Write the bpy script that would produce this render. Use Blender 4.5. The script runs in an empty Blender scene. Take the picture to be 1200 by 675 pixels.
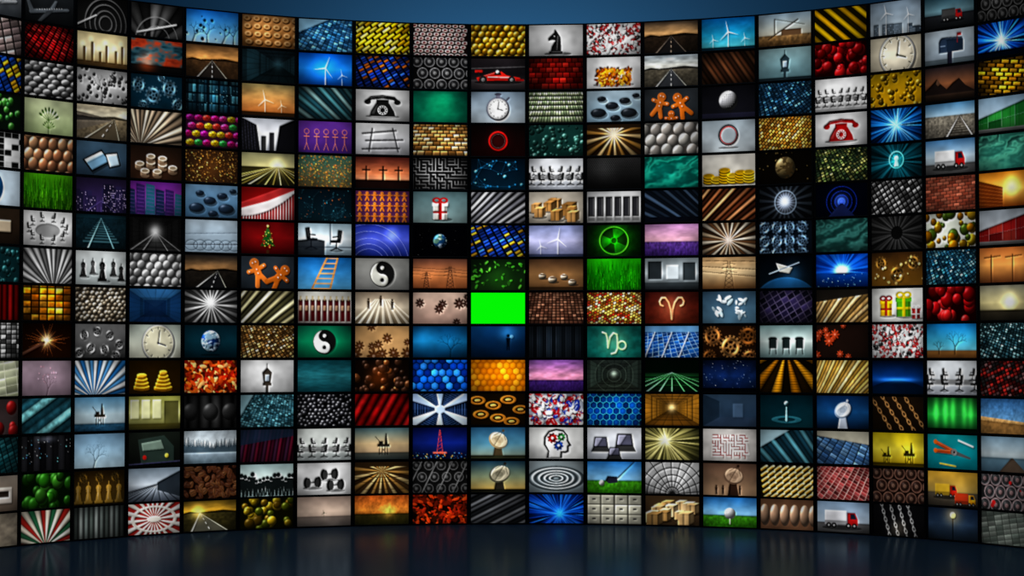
import bpy, math
import numpy as np

# ------------------------------------------------------------------ picture painting (procedural, per-vertex colour)
GW, GH, SS = 80, 45, 3
W, H = (GW+1)*SS, (GH+1)*SS
X, Y = np.meshgrid((np.arange(W)+.5)/W*16, (np.arange(H)+.5)/H*9)
A = np.zeros((H, W, 3))
R = np.random.RandomState(1)
T = math.tau

def hx(c):
    if not isinstance(c, str): return np.array(c, float)
    if len(c) == 3: c = ''.join(k*2 for k in c)
    return np.array([int(c[i:i+2], 16)/255 for i in (0, 2, 4)])
def mixc(a, b, t): return hx(a)*(1-t)+hx(b)*t
def ramp(t, cols):
    cols = [hx(c) for c in cols]
    if len(cols) == 1: return np.broadcast_to(cols[0], t.shape+(3,))
    t = np.clip(t, 0, .9999)*(len(cols)-1); i = t.astype(int); f = (t-i)[..., None]
    cs = np.array(cols); return cs[i]*(1-f)+cs[i+1]*f
def sl(x0, y0, x1, y1):
    a = max(0, int(x0/16*W)-1); b = min(W, int(x1/16*W)+2); c = max(0, int(y0/9*H)-1); d = min(H, int(y1/9*H)+2)
    return (slice(c, max(c, d)), slice(a, max(a, b)))
def put(s, m, c, al=1.):
    m = (m*al)[..., None]; A[s] = A[s]*(1-m)+hx(c)*m
ALL = (slice(0, H), slice(0, W))
def E(cx, cy, rx, ry=None, c='fff', al=1., rot=0):
    ry = ry or rx; r = max(rx, ry); s = sl(cx-r, cy-r, cx+r, cy+r); x = X[s]-cx; y = Y[s]-cy
    k, q = math.cos(rot), math.sin(rot)
    put(s, (((x*k+y*q)/rx)**2+((-x*q+y*k)/ry)**2 < 1)*1., c, al)
def B(x0, y0, x1, y1, c, al=1.):
    s = sl(x0, y0, x1, y1); put(s, ((X[s] >= x0)&(X[s] < x1)&(Y[s] >= y0)&(Y[s] < y1))*1., c, al)
def L(x0, y0, x1, y1, w, c, al=1., w2=None):
    w2 = w if w2 is None else w2; q = max(w, w2)
    s = sl(min(x0, x1)-q, min(y0, y1)-q, max(x0, x1)+q, max(y0, y1)+q); dx, dy = x1-x0, y1-y0; l = dx*dx+dy*dy+1e-9
    t = np.clip(((X[s]-x0)*dx+(Y[s]-y0)*dy)/l, 0, 1)
    put(s, (np.hypot(X[s]-x0-t*dx, Y[s]-y0-t*dy) < (w+(w2-w)*t)/2)*1., c, al)
def PL(pts, w, c, al=1.):
    for a, b in zip(pts[:-1], pts[1:]): L(a[0], a[1], b[0], b[1], w, c, al)
def G(pts, c, al=1.):
    xs = [p[0] for p in pts]; ys = [p[1] for p in pts]; s = sl(min(xs), min(ys), max(xs), max(ys)); x = X[s]; y = Y[s]
    m = np.zeros(x.shape, bool); n = len(pts)
    for i in range(n):
        x1, y1 = pts[i]; x2, y2 = pts[(i+1) % n]
        if y1 == y2: continue
        m ^= ((y1 > y) != (y2 > y)) & (x < (x2-x1)*(y-y1)/(y2-y1)+x1)
    put(s, m*1., c, al)
def RG(cx, cy, r, w, c, ry=None, al=1.):
    ry = ry or r; q = max(r, ry)+w; s = sl(cx-q, cy-q, cx+q, cy+q); d = np.hypot((X[s]-cx)/r, (Y[s]-cy)/ry)
    put(s, (abs(d-1) < w/2/min(r, ry))*1., c, al)
def S(cx, cy, r, c, ry=None, amb=.25, spec=.25):
    ry = ry or r; s = sl(cx-r, cy-ry, cx+r, cy+ry); x = (X[s]-cx)/r; y = (Y[s]-cy)/ry; d = x*x+y*y
    z = np.sqrt(np.clip(1-d, 0, 1)); l = np.clip(-.45*x-.6*y+.66*z, 0, 1); col = hx(c)*(amb+(1.1-amb)*l)[..., None]+(l**14)[..., None]*spec
    m = (d < 1)[..., None]; A[s] = np.where(m, np.clip(col, 0, 1), A[s])
def nz(nx, ny, o=1):
    out = np.zeros((H, W)); amp = 1.; tot = 0
    for k in range(o):
        a, b = nx*2**k, ny*2**k; g = R.rand(b+2, a+2); u = X/16*a; v = Y/9*b; i = u.astype(int); j = v.astype(int); fu = u-i; fv = v-j
        fu = fu*fu*(3-2*fu); fv = fv*fv*(3-2*fv)
        out += amp*((g[j, i]*(1-fu)+g[j, i+1]*fu)*(1-fv)+(g[j+1, i]*(1-fu)+g[j+1, i+1]*fu)*fv); tot += amp; amp *= .55
    return out/tot
def bg(*c, a=90):
    r = math.radians(a); t = (X-8)/16*math.cos(r)+(Y-4.5)/9*math.sin(r)+.5; A[:] = ramp(t, c)
def tex(cols, nx=6, ny=4, o=3, k=1.6): A[:] = ramp(np.clip((nz(nx, ny, o)-.5)*k+.5, 0, 1), cols)
def mott(al=.3, nx=10, ny=6, o=3, y0=0):
    n = 1+(nz(nx, ny, o)-.5)*2*al; n = np.where(Y >= y0, n, 1); A[:] = np.clip(A*n[..., None], 0, 1)
def glow(cx, cy, r, c, al=1., ry=None):
    ry = ry or r; g = np.exp(-((X-cx)/r)**2-((Y-cy)/ry)**2)[..., None]*al; A[:] = np.clip(A+hx(c)*g, 0, 1)
def vig(k=.6, cx=8, cy=4.5): A[:] *= (1-k*np.clip(((X-cx)/9)**2+((Y-cy)/5.5)**2, 0, 1))[..., None]
def hsh(i, j, k=0):
    v = np.sin(i*12.9898+j*78.233+k*37.7)*43758.5453; return v-np.floor(v)
def cells(cols, b, ang=0, su=1.2, sv=.8, gap=.18, off=0, p=0, vary=.3, lit=.3, skew=0):
    t = (9-Y)/9; x = (X-8)*(1+p*t); y = 9*t*(1+p*t); r = math.radians(ang); x = x+skew*y
    u = (x*math.cos(r)+y*math.sin(r))/su; v = (-x*math.sin(r)+y*math.cos(r))/sv; j = np.floor(v); u = u+off*(j % 2); i = np.floor(u)
    fu, fv = u-i, v-j; cs = np.array([hx(c) for c in cols]); col = cs[(hsh(i, j)*len(cols)).astype(int)]
    col = col*((1-vary+2*vary*hsh(i, j, 3))*(1-lit/2+lit*fv))[..., None]
    m = ((fu > gap/2)&(fu < 1-gap/2)&(fv > gap/2)&(fv < 1-gap/2))[..., None]; A[:] = np.where(m, np.clip(col, 0, 1), hx(b))
def stripes(cols, ang=30, per=1.4, sh=.8, p=0, b='000', gap=0.):
    r = math.radians(ang); u = ((X-8)*math.cos(r)+(Y-4.5)*math.sin(r)); v = -(X-8)*math.sin(r)+(Y-4.5)*math.cos(r)
    u = u*(1+p*(v+9)/18)/per; i = np.floor(u); f = u-i; cs = np.array([hx(c) for c in cols]); col = cs[(i % len(cols)).astype(int)]
    col = col*((1-sh)+sh*np.sin(np.pi*np.clip(f, 0, 1))**1.3)[..., None]*(.85+.3*hsh(i, 0*i))[..., None]
    A[:] = np.where((f > gap)[..., None], np.clip(col, 0, 1), hx(b))
def fan(cols, n=24, cx=8, cy=4.5, sh=.5, tw=0, dark=0, r0=0, c0='000'):
    d = np.hypot(X-cx, Y-cy); u = (np.arctan2(Y-cy, X-cx)/T+.5)*n+tw*d; i = np.floor(u); f = u-i
    cs = np.array([hx(c) for c in cols]); col = cs[(i % len(cols)).astype(int)]*(1-sh+sh*np.sin(np.pi*f))[..., None]
    A[:] = col*(1-dark*np.clip(d/9, 0, 1))[..., None]
    if r0: E(cx, cy, r0, c=c0)
def corr(wall, floor, ceil, vx=8, vy=4.5, k=2.5, gl='fff', gr=1.2, ga=.9, ln=.35, rad=0):
    dx = (X-vx)/8; dy = (Y-vy)/4.5; m = np.maximum(abs(dx), abs(dy))+.02; d = k/m; f = d-np.floor(d)
    col = np.where((abs(dx) > abs(dy))[..., None], hx(wall), np.where((dy > 0)[..., None], hx(floor), hx(ceil)))
    q = np.where(abs(dx) > abs(dy), dy/m, dx/m); f2 = q*3-np.floor(q*3)
    s = (1-ln*(f < .25))*(1-ln*.7*(f2 < .14))*(.35+.65*np.clip(m, 0, 1)); A[:] = np.clip(col*s[..., None], 0, 1); glow(vx, vy, gr, gl, ga)
def low(y, *c):
    t = np.clip((Y-y)/(9-y), 0, 1); A[:] = np.where((Y > y)[..., None], ramp(t, c), A)
def road(s1, s2, g, r, hy=4, vx=8, w=5, ln='ddc', s3=None, side=0):
    bg(s1, s2, s2 if s3 is None else s3, s2) if s3 is None else bg(s1, s2, s3)
    mott(.25, 4, 7, 3); low(hy, g, mixc(g, '000', .35)); mott(.3, 20, 14, 2, hy)
    G([(0, hy), (2, hy-.5), (4.5, hy-.1), (8, hy-.35), (12, hy-.7), (16, hy-.2), (16, hy+.1), (0, hy+.1)], mixc(g, '000', .45))
    G([(vx-.15, hy), (vx+.15, hy), (8+w+side, 9.2), (8-w+side, 9.2)], r)
    for t in (.12, .3, .55, .85): L(vx+(8+side-vx)*t, hy+5*t, vx+(8+side-vx)*(t+.1), hy+5*(t+.1), .3*t+.05, ln)
    for q in (-1, 1): L(vx, hy, 8+q*w*.93+side, 9.2, .04, ln, .8, .3)
def balls(cols, b, r=1.1, jit=.15, ry=None, p=0, amb=.2, spec=.25):
    bg(b); y = -r*.5; k = 0
    while y < 9+r*1.3:
        rr = r*(1-p+p*y/9*1.3); x = -rr+(k % 2)*rr
        while x < 16+rr:
            S(x+R.randn()*jit*rr, y+R.randn()*jit*rr, rr, hx(cols[R.randint(len(cols))])*(.8+.3*R.rand()), (ry or 1)*rr, amb, spec); x += 2*rr
        y += 1.6*rr*(ry or 1); k += 1
def scat(cols, n=60, r=.5, y0=0, y1=9, kind=0, v=.5, x0=0, x1=16):
    for _ in range(n):
        x = x0+(x1-x0)*R.rand(); y = y0+(y1-y0)*R.rand(); q = r*(1-v+2*v*R.rand()); c = hx(cols[R.randint(len(cols))])*(.75+.4*R.rand()); c = np.clip(c, 0, 1)
        if kind == 0: S(x, y, q, c)
        elif kind == 1: E(x, y, q, q*.45, c, 1, R.rand()*6)
        elif kind == 2: E(x, y, q, q, c)
        elif kind == 3:
            a = R.rand()*6; dx, dy = math.cos(a)*q, math.sin(a)*q; L(x+.1, y+.15, x+dx+.1, y+dy+.15, q, '000', .35); L(x, y, x+dx, y+dy, q*.9, c); L(x+dx*.5, y+dy*.5, x+dx, y+dy, q*.9, cols[R.randint(len(cols))]); L(x-.1*q, y-.2*q, x+dx*.8, y+dy*.8-.2*q, q*.18, 'fff', .6)
        elif kind == 4:
            a = R.rand()*6; G([(x+q*math.cos(a+k), y+q*math.sin(a+k)) for k in (0, 1.57, 3.14, 4.71)], c)
def leafy(c, x, y, s):
    for k in range(7): a = -2.6+k*.36; L(x, y, x+s*math.cos(a), y+s*math.sin(a), .1, c); E(x+s*math.cos(a), y+s*math.sin(a), s*.2, s*.1, c, 1, a)
def leaves(cols, b='100500', n=260, r=.75): bg(b); scat(cols, n, r, kind=1)
def city(cols, n=14, base=9, hmin=2, hmax=7, win='', wn=.3):
    for i in range(n):
        x = R.rand()*16; w = .6+R.rand()*1.2; t = base-hmin-R.rand()*(hmax-hmin); c = hx(cols[i % len(cols)])*(.8+.4*R.rand()); B(x-w, t, x+w, base, c)
        if win:
            yy = t+.4
            while yy < base-.3:
                xx = x-w+.25
                while xx < x+w-.2:
                    if R.rand() < wn: B(xx, yy, xx+.22, yy+.28, win)
                    xx += .45
                yy += .55
def turb(x=8, y=4, s=3, c='fff', a0=.3):
    L(x, y, x, 9.2, .16*s/3, c, 1, .3*s/3)
    for k in range(3):
        a = a0+k*T/3; L(x, y, x+s*math.cos(a), y+s*math.sin(a), .36*s/3, c, 1, .07)
    E(x, y, .22, c=c)
def pylon(x, y, s, c):
    for q in (-1, 1):
        L(x+q*s*.28, y, x+q*.06*s, y-s*1.6, .1, c)
        for k in (.95, 1.2, 1.42): L(x, y-s*(k+.08), x+q*s*.45*(1.6-k*.55), y-s*k, .09, c)
    for k in range(6):
        a = .28*(1-k/7); b_ = .28*(1-(k+1)/7); L(x-a*s, y-s*k*.25, x+b_*s, y-s*(k+1)*.25, .07, c); L(x+a*s, y-s*k*.25, x-b_*s, y-s*(k+1)*.25, .07, c)
def chair(x, y, s, c='111', f=1):
    E(x, y+.55*s, 1.1*s, .22*s, '000', .3)
    G([(x-.9*s*f, y-2.4*s), (x-.25*s*f, y-2.5*s), (x-.1*s*f, y-.9*s), (x-.7*s*f, y-.9*s)], c); G([(x-.7*s*f, y-1*s), (x+.9*s*f, y-.95*s), (x+.9*s*f, y-.6*s), (x-.6*s*f, y-.6*s)], c)
    L(x, y-.7*s, x, y+.3*s, .16*s, c); L(x-.8*s, y+.55*s, x, y+.15*s, .14*s, c); L(x+.8*s, y+.55*s, x, y+.15*s, .14*s, c); L(x-.2*s*f, y-1.5*s, x+.6*s*f, y-1.4*s, .14*s, c); L(x-.6*s*f, y-2.2*s, x-.4*s*f, y-1.2*s, .12*s, '555', .7)
def chairs(b1='eee', b2='bbb', n=5, s=1.1, y=6, c='151515', table=True):
    bg(b1, b1, b2)
    if table: G([(2, y-.6), (14, y-.6), (15.4, y+.7), (.6, y+.7)], '777', .7); G([(3, y-.5), (13, y-.5), (13.6, y-.1), (2.4, y-.1)], 'bbb', .6)
    for i in range(n): x = 1.5+13*i/max(1, n-1); chair(x, y-1.0, s*.85, '2a2a2a', 1 if x < 8 else -1)
    for i in range(n): x = .8+14.4*i/max(1, n-1); chair(x, y+1.6, s*1.15, c, 1 if x < 8 else -1)
def phone(c, b1, b2):
    bg(b1, b2); glow(8, 3, 5, '333', .5); E(8, 7.7, 5, .5, '555', .6); G([(4.2, 7.6), (4.6, 6.2), (6, 4), (10, 4), (11.4, 6.2), (11.8, 7.6)], c); G([(4.6, 7), (5, 6.2), (6.2, 4.3), (6.6, 4.3), (5.6, 7)], mixc(c, 'fff', .3), .6)
    E(8, 5.9, 1.5, 1.35, 'ccc'); E(8, 5.9, .7, c=c)
    for k in range(10): E(8+1.08*math.cos(k*.63), 5.9+.98*math.sin(k*.63), .2, c=c)
    PL([(3.4, 3.5), (4.6, 2.5), (8, 2.1), (11.4, 2.5), (12.6, 3.5)], .95, c); E(3.6, 3.6, .95, .7, c); E(12.4, 3.6, .95, .7, c); B(6.2, 2.9, 9.8, 4.2, c); PL([(4, 2.6), (6, 2.1), (9, 1.95)], .14, 'fff', .55)
def gift(x, y, s, c, r):
    E(x+.3*s, y+s, 1.4*s, .25*s, '000', .35)
    B(x-s, y-s, x+s, y+s, c); B(x-s*1.12, y-s*1.3, x+s*1.12, y-s*.8, np.clip(hx(c)*1.15, 0, 1)); B(x-.22*s, y-s*1.3, x+.22*s, y+s, r); B(x-s, y-.15*s, x+s, y+.15*s, r)
    RG(x-.5*s, y-1.6*s, .45*s, .22*s, r, .3*s); RG(x+.5*s, y-1.6*s, .45*s, .22*s, r, .3*s); B(x+.6*s, y-s*.8, x+s, y+s, '000', .25)
def yin(cx, cy, r, a='fff', b='111'):
    E(cx+.15, cy+.2, r*1.03, c='000', al=.4); E(cx, cy, r, c=a); s = sl(cx-r, cy-r, cx+r, cy+r); x = (X[s]-cx)/r; y = (Y[s]-cy)/r
    m = (x*x+y*y < 1)&(((x > 0)|(x*x+(y+.5)**2 < .25))&~(x*x+(y-.5)**2 < .25)); put(s, m*1., b); E(cx, cy-.5*r, .16*r, c=a); E(cx, cy+.5*r, .16*r, c=b); RG(cx, cy, r, .12, b)
def globe(cx, cy, r, sea='1450a0', land='4a8a4a', cl=1):
    S(cx, cy, r, sea, amb=.2); n = nz(12, 8, 3); m = ((np.hypot(X-cx, Y-cy) < r*.98)&(n > .55))*1.; l = np.clip(1-.5*((X-cx)+(Y-cy))/r, .2, 1); put(ALL, m*l*.8, land)
    if cl: n = nz(14, 16, 3); put(ALL, ((np.hypot(X-cx, Y-cy) < r*.98)&(n > .6))*l*.6, 'fff')
def gear(cx, cy, r, c, n=12, hole='000', rot=0):
    s = sl(cx-r*1.2, cy-r*1.2, cx+r*1.2, cy+r*1.2); d = np.hypot(X[s]-cx, Y[s]-cy); a = np.arctan2(Y[s]-cy, X[s]-cx)+rot
    put(s, (d < r*(1+.1*np.sign(np.sin(a*n))))*1., hx(c)*.6); m = (d < r*.86); l = (.75+.45*np.cos(a*2+1))[..., None]; A[s] = np.where(m[..., None], np.clip(hx(c)*l, 0, 1), A[s]); put(s, (d < r*.62)*1., hx(c)*.65); put(s, ((abs(np.sin(a*2.5)) > .45)&(d < r*.58)&(d > r*.3))*1., hole); put(s, (d < r*.12)*1., hole)
def tree(x, y, l, a=-math.pi/2, w=.35, c='111', d=6, sp=.5):
    if d == 0: return
    x2 = x+l*math.cos(a); y2 = y+l*math.sin(a); L(x, y, x2, y2, w, c, 1, w*.65)
    for q in (-1, 1): tree(x2, y2, l*(.66+.15*R.rand()), a+q*sp*(.6+.7*R.rand()), w*.62, c, d-1, sp)
def rig(x, y, s, c):
    for q in (-.8, -.3, .3, .8): L(x+q*s, y, x+q*s*.9, y-1.5*s, .14*s, c)
    L(x-.8*s, y, x+.3*s, y-1.2*s, .07*s, c); L(x+.8*s, y, x-.3*s, y-1.2*s, .07*s, c)
    B(x-1.2*s, y-2*s, x+1.2*s, y-1.5*s, c); B(x-.9*s, y-2.5*s, x-.1*s, y-2*s, c); G([(x+.2*s, y-2*s), (x+.8*s, y-2*s), (x+.58*s, y-4*s), (x+.42*s, y-4*s)], c); L(x-.7*s, y-2.4*s, x-1.6*s, y-3.4*s, .1*s, c)
def dish(cx, cy, r, c='eee', rot=-.5, sh='888', st='333'):
    G([(cx-.25*r, cy), (cx+.25*r, cy), (cx+.6*r, cy+2*r), (cx-.6*r, cy+2*r)], st); E(cx, cy, r, r*.8, sh, 1, rot); E(cx+.08*r, cy-.08*r, r*.92, r*.7, c, 1, rot); E(cx+.1*r, cy-.1*r, r*.5, r*.35, sh, .35, rot); E(cx-.2*r, cy+.15*r, r*.6, r*.4, sh, .35, rot)
    tx, ty = cx+.55*r, cy-1.*r
    for k in (0, 2.1, 4.2): L(cx+.8*r*math.cos(k), cy+.6*r*math.sin(k), tx, ty, .1, st)
    E(tx, ty, .14*r, c=st)
def clock(cx, cy, r, f='eee', c='222', hub=1):
    E(cx+.15, cy+.25, r*1.12, c='000', al=.35); E(cx, cy, r*1.1, c='888'); E(cx-.08, cy-.08, r*1.05, c='bbb'); E(cx, cy, r, c=f)
    for k in range(60): a = k*T/60; q = .8 if k % 5 == 0 else .88; L(cx+q*r*math.cos(a), cy+q*r*math.sin(a), cx+.93*r*math.cos(a), cy+.93*r*math.sin(a), .045*r if k % 5 == 0 else .02*r, c)
    L(cx, cy, cx+.1*r, cy-.75*r, .05*r, c); L(cx, cy, cx+.5*r, cy+.15*r, .07*r, c); E(cx, cy, .07*r, c=c)
def truck(x, y, s, c='b01818', t='ddd'):
    E(x, y+.15*s, 3*s, .3*s, '000', .45)
    B(x-2.6*s, y-2.4*s, x+.7*s, y-.3*s, t); B(x-2.6*s, y-.9*s, x+.7*s, y-.3*s, '000', .25); G([(x+.8*s, y-.3*s), (x+.8*s, y-2.1*s), (x+2*s, y-2.1*s), (x+2.4*s, y-1.2*s), (x+2.4*s, y-.3*s)], c); G([(x+1.3*s, y-1.9*s), (x+1.9*s, y-1.9*s), (x+2.2*s, y-1.2*s), (x+1.3*s, y-1.2*s)], '123')
    for q in (-2, -1.2, 1, 1.9): E(x+q*s, y-.2*s, .38*s, c='111'); E(x+q*s, y-.2*s, .16*s, c='999')
def man(x, y, s, c='b8641e', i='fff', rot=0, e=1):
    k, q = math.cos(rot), math.sin(rot)
    def fig(ox, c, al=1.):
        P = lambda u, v: (x+ox+(u*k-v*q)*s, y+ox+(u*q+v*k)*s)
        def seg(a, b, w): a = P(*a); b = P(*b); L(a[0], a[1], b[0], b[1], w*s, c, al)
        h_ = P(0, -1.35); E(h_[0], h_[1], .75*s, c=c, al=al); seg((0, -.7), (0, .6), 1.1); seg((0, -.35), (-1.3, -.5), .62); seg((0, -.35), (1.3, -.5), .62); seg((-.2, .5), (-.8, 1.9), .7); seg((.2, .5), (.8, 1.9), .7)
        return P
    if e: fig(.16*s, '000', .35); fig(.04*s, mixc(c, '000', .4))
    P = fig(0, c)
    for u, v in ((-.25, -1.5), (.25, -1.5), (0, -.4), (0, .2), (-1.2, -.5), (1.2, -.5)): a = P(u, v); E(a[0], a[1], .1*s, c=i)
def person(x, y, s, c='111'):
    E(x, y-3*s, .32*s, c=c); G([(x-.45*s, y-2.6*s), (x+.45*s, y-2.6*s), (x+.3*s, y-1.2*s), (x+.35*s, y), (x+.08*s, y), (x, y-1.1*s), (x-.1*s, y), (x-.35*s, y), (x-.3*s, y-1.2*s)], c)
def net(c, n=26, w=.06, r=.2, l=3.6):
    p = [(16*R.rand(), 9*R.rand()) for _ in range(n)]
    for i in range(n):
        for j in range(i):
            if math.dist(p[i], p[j]) < l: L(*p[i], *p[j], w, c, .7)
    for q in p: E(q[0], q[1], r*(.5+R.rand()), c=c)
def maze(c, b, st=.9, w=.16, p=0):
    bg(b); y = 0.
    while y < 9:
        x = 0.
        while x < 16:
            if R.rand() < .5: L(x, y, x+st, y, w, c)
            else: L(x, y, x, y+st, w, c)
            x += st
        y += st
def hexa(cols, line, s=1.1, w=.12, sh=.4, lit=.25):
    q = s*math.sqrt(3); best = np.full(X.shape, 9e9); sec = best.copy(); idx = np.zeros(X.shape)
    for a in range(-1, int(16/q)+2):
        for b in range(-1, int(9/(1.5*s))+2):
            d = np.hypot(X-(a+.5*(b % 2))*q, Y-b*1.5*s); n = d < best; sec = np.where(n, best, np.minimum(sec, d)); idx = np.where(n, a*7+b*3.3, idx); best = np.where(n, d, best)
    cs = np.array([hx(c) for c in cols]); k = (hsh(idx, idx*.5)*len(cols)).astype(int); A[:] = cs[k]*(1-sh*best/s+lit*hsh(idx, idx, 2))[..., None]; put(ALL, ((sec-best) < w*1.6)*1., line)
def stones(b1, b2, c='2a3038'):
    bg(b1, b2)
    for x, y, r in ((3.5, 6.4, 2.3), (7.5, 4.4, 1.9), (11.3, 3, 1.6), (12.5, 6.5, 2.4), (4.5, 2.4, 1.3), (8.5, 7.9, 1.5), (14.6, 1.6, 1.1)): E(x+.3, y+.5, r*1.05, r*.55, '000', .45); S(x, y, r, c, r*.55, .4, .35)
def radiat(cx=8, cy=4.5, r=3.6, c='3f2'):
    d = np.hypot(X-cx, (Y-cy)*1.1); a = np.arctan2(Y-cy, X-cx)+math.pi/6+.1; put(ALL, ((d > .27*r)&(d < r)&(np.sin(a*3) > 0))*1., c); E(cx, cy, .2*r, c=c)
def boxes(cols=('b98a50', 'c79a62', 'a07540'), b='d8cfc0', n=9, s=1.3):
    bg(b, mixc(b, '000', .25))
    for i in range(n):
        x = 2+12*R.rand(); y = 3+i*4.6/n; q = s*(.7+.5*R.rand()); c = hx(cols[i % len(cols)])
        E(x, y+q*.9, q*1.4, q*.3, '000', .35)
        B(x-q, y-q*.7, x+q*.5, y+q*.9, c); G([(x+q*.5, y-q*.7), (x+q*1.2, y-q*1.1), (x+q*1.2, y+q*.4), (x+q*.5, y+q*.9)], c*.5); G([(x-q, y-q*.7), (x-.2*q, y-1.1*q), (x+q*1.2, y-q*1.1), (x+q*.5, y-q*.7)], np.clip(c*1.25, 0, 1)); B(x-.35*q, y-q*.7, x-.1*q, y+q*.9, c*.75)
def coins(cols, b1, b2, n=6, r=1.5):
    bg(b1, b2)
    for i in range(n):
        x = 2+12*i/max(1, n-1); k = 2+R.randint(6); c = hx(cols[i % len(cols)]); E(x+.4, 8, r*1.1, r*.4, '000', .4)
        for j in range(k): y = 7.5-j*.75; E(x, y+.35, r, r*.42, c*.45); E(x, y, r, r*.42, c); E(x, y, r*.7, r*.27, c*.8)
def lantern(x, y, s, c):
    G([(x-s, y-2*s), (x+s, y-2*s), (x+.7*s, y), (x-.7*s, y)], c); G([(x-1.1*s, y-2*s), (x+1.1*s, y-2*s), (x, y-3.1*s)], c); B(x-.9*s, y, x+.9*s, y+.5*s, c); B(x-.45*s, y-1.7*s, x+.45*s, y-.4*s, 'cde', .7); L(x, y-3*s, x, y-3.8*s, .15*s, c); B(x-.25*s, y+.5*s, x+.25*s, 9, c)
def laptop(x, y, s, c='151515'):
    G([(x-s, y), (x-.8*s, y-1.3*s), (x+.8*s, y-1.3*s), (x+s, y)], c); G([(x-.85*s, y-.12*s), (x-.7*s, y-1.2*s), (x+.7*s, y-1.2*s), (x+.85*s, y-.12*s)], '556'); G([(x-.7*s, y-1.2*s), (x+.2*s, y-1.2*s), (x-.5*s, y-.12*s), (x-.85*s, y-.12*s)], '99a'); G([(x-s, y), (x+s, y), (x+1.3*s, y+.6*s), (x-1.3*s, y+.6*s)], '333')
def speakers(c='333', b='0a0a0a', r=1.9, hi='ccc'):
    bg(b)
    for j in range(3):
        for i in range(5): x = 1.2+i*3.6+(j % 2)*1.6; y = 1.2+j*3.3; E(x, y, r, c=c); RG(x, y, r*.92, .14, hi, al=.7); S(x, y, r*.7, mixc(c, '000', .5), spec=.3); E(x, y, r*.33, c=hi, al=.6); RG(x, y, r*.5, .15, c)
def links(c, b, ang=.5, n=3, s=1):
    bg(b, mixc(b, '000', .4)); k, q = math.cos(ang), math.sin(ang)
    for j in range(n):
        o = (j-(n-1)/2)*2.6*s
        for i in range(-9, 10): x = 8+i*1.15*s*k-o*q; y = 4.5+i*1.15*s*q+o*k; E(x, y, .85*s, (.5 if i % 2 else .22)*s, c, 1, ang); E(x, y, .5*s, (.25 if i % 2 else .05)*s, b, 1, ang)
def bottles(c, n=9, y0=2, y1=8, cap='ddd'):
    for i in range(n): x = 16*(i+.5)/n; w = 5.6/n; S(x, y0+w, w, c, w, .6); B(x-w, y0+w, x+w, y1, c); B(x-w*.4, y0-.9, x+w*.4, y0+.4, cap); B(x-w*.7, y0+1.8, x+w*.7, y0+3.2, cap, .75); B(x+w*.5, y0+w, x+w, y1, '000', .35); B(x-w*.7, y0+w, x-w*.45, y1, 'fff', .35)
def pills(b='ddd'): bg(b); scat(['b01018', 'eee', 'eee', '222', 'c22'], 170, .75, kind=3)
def waves(cols, k=2.2, a=.8):
    n = nz(4, 4, 3); t = .5+.5*np.sin(Y*k+X*.5+n*9)*a*.9+(n-.5)*.3; A[:] = ramp(np.clip(t*(1-Y/18)+.1, 0, 1), cols)
def star(cols, cx=8, cy=4.5, n=60, gc='fff'):
    a = np.arctan2(Y-cy, X-cx); d = np.hypot(X-cx, Y-cy); v = hsh(np.floor(a/T*n*2), 0*a); t = np.clip(v*.9-.06*d+.25, 0, 1); A[:] = ramp(t, cols); glow(cx, cy, 1.8, gc, .9)
def containers(cols, b1, b2, vx=2, hy=3.5, flip=0):
    bg(b1, b2); low(7.6, '777', '555'); cs = [hx(c) for c in cols]
    for i in range(4):
        for j in range(2):
            x0 = -1+i*4.4; x1 = x0+4.3; f0 = .4+.18*i; f1 = .4+.18*(i+1); yb0 = 8-j*3.05*f0; yb1 = 8-j*3.05*f1
            if flip: x0, x1 = 16-x0, 16-x1
            c = cs[(i+j) % len(cs)]*(1 if j else .8); G([(x0, yb0), (x0, yb0-3*f0), (x1, yb1-3*f1), (x1, yb1)], c)
            for k in range(0, 12): t = k/12; L(x0+(x1-x0)*t, yb0+(yb1-yb0)*t, x0+(x1-x0)*t, yb0-3*f0+(yb1-3*f1-yb0+3*f0)*t, .08, c*.5)
def diag(pts, w, c):
    for p in pts: L(p[0]+.15, p[1]+.25, p[2]+.15, p[3]+.25, w, '000', .25); L(*p, w, c); L(p[0], p[1]-w*.25, p[2], p[3]-w*.25, w*.2, 'fff', .4)
def chess(x, y, s, c):
    E(x+.3*s, y, 1.2*s, .25*s, '000', .35)
    B(x-.8*s, y-.4*s, x+.8*s, y, c); G([(x-.6*s, y-.4*s), (x+.6*s, y-.4*s), (x+.25*s, y-2.1*s), (x-.25*s, y-2.1*s)], c); E(x, y-2.5*s, .5*s, c=c); B(x-.45*s, y-2.1*s, x+.45*s, y-1.9*s, c); L(x, y-3*s, x, y-3.5*s, .15*s, c); L(x-.15*s, y-.6*s, x-.08*s, y-2.6*s, .1*s, 'fff', .35)
def horse(x, y, s, c):
    B(x-1.3*s, y-.5*s, x+1.3*s, y, c); G([(x-1*s, y-.5*s), (x+1.05*s, y-.5*s), (x+1*s, y-2*s), (x+.9*s, y-3.2*s), (x+.2*s, y-4.3*s), (x-.2*s, y-4.7*s), (x-.3*s, y-4.1*s), (x-1.5*s, y-3*s), (x-1.4*s, y-2.5*s), (x-.7*s, y-2.7*s), (x-.1*s, y-2.6*s), (x-.8*s, y-1.4*s)], c)
    L(x+.2*s, y-.8*s, x+.4*s, y-3.4*s, .16*s, '888', .6); L(x-1*s, y-.4*s, x+1*s, y-.4*s, .1*s, '999', .6); E(x-.3*s, y-3.4*s, .12*s, c='ccc')
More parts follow.
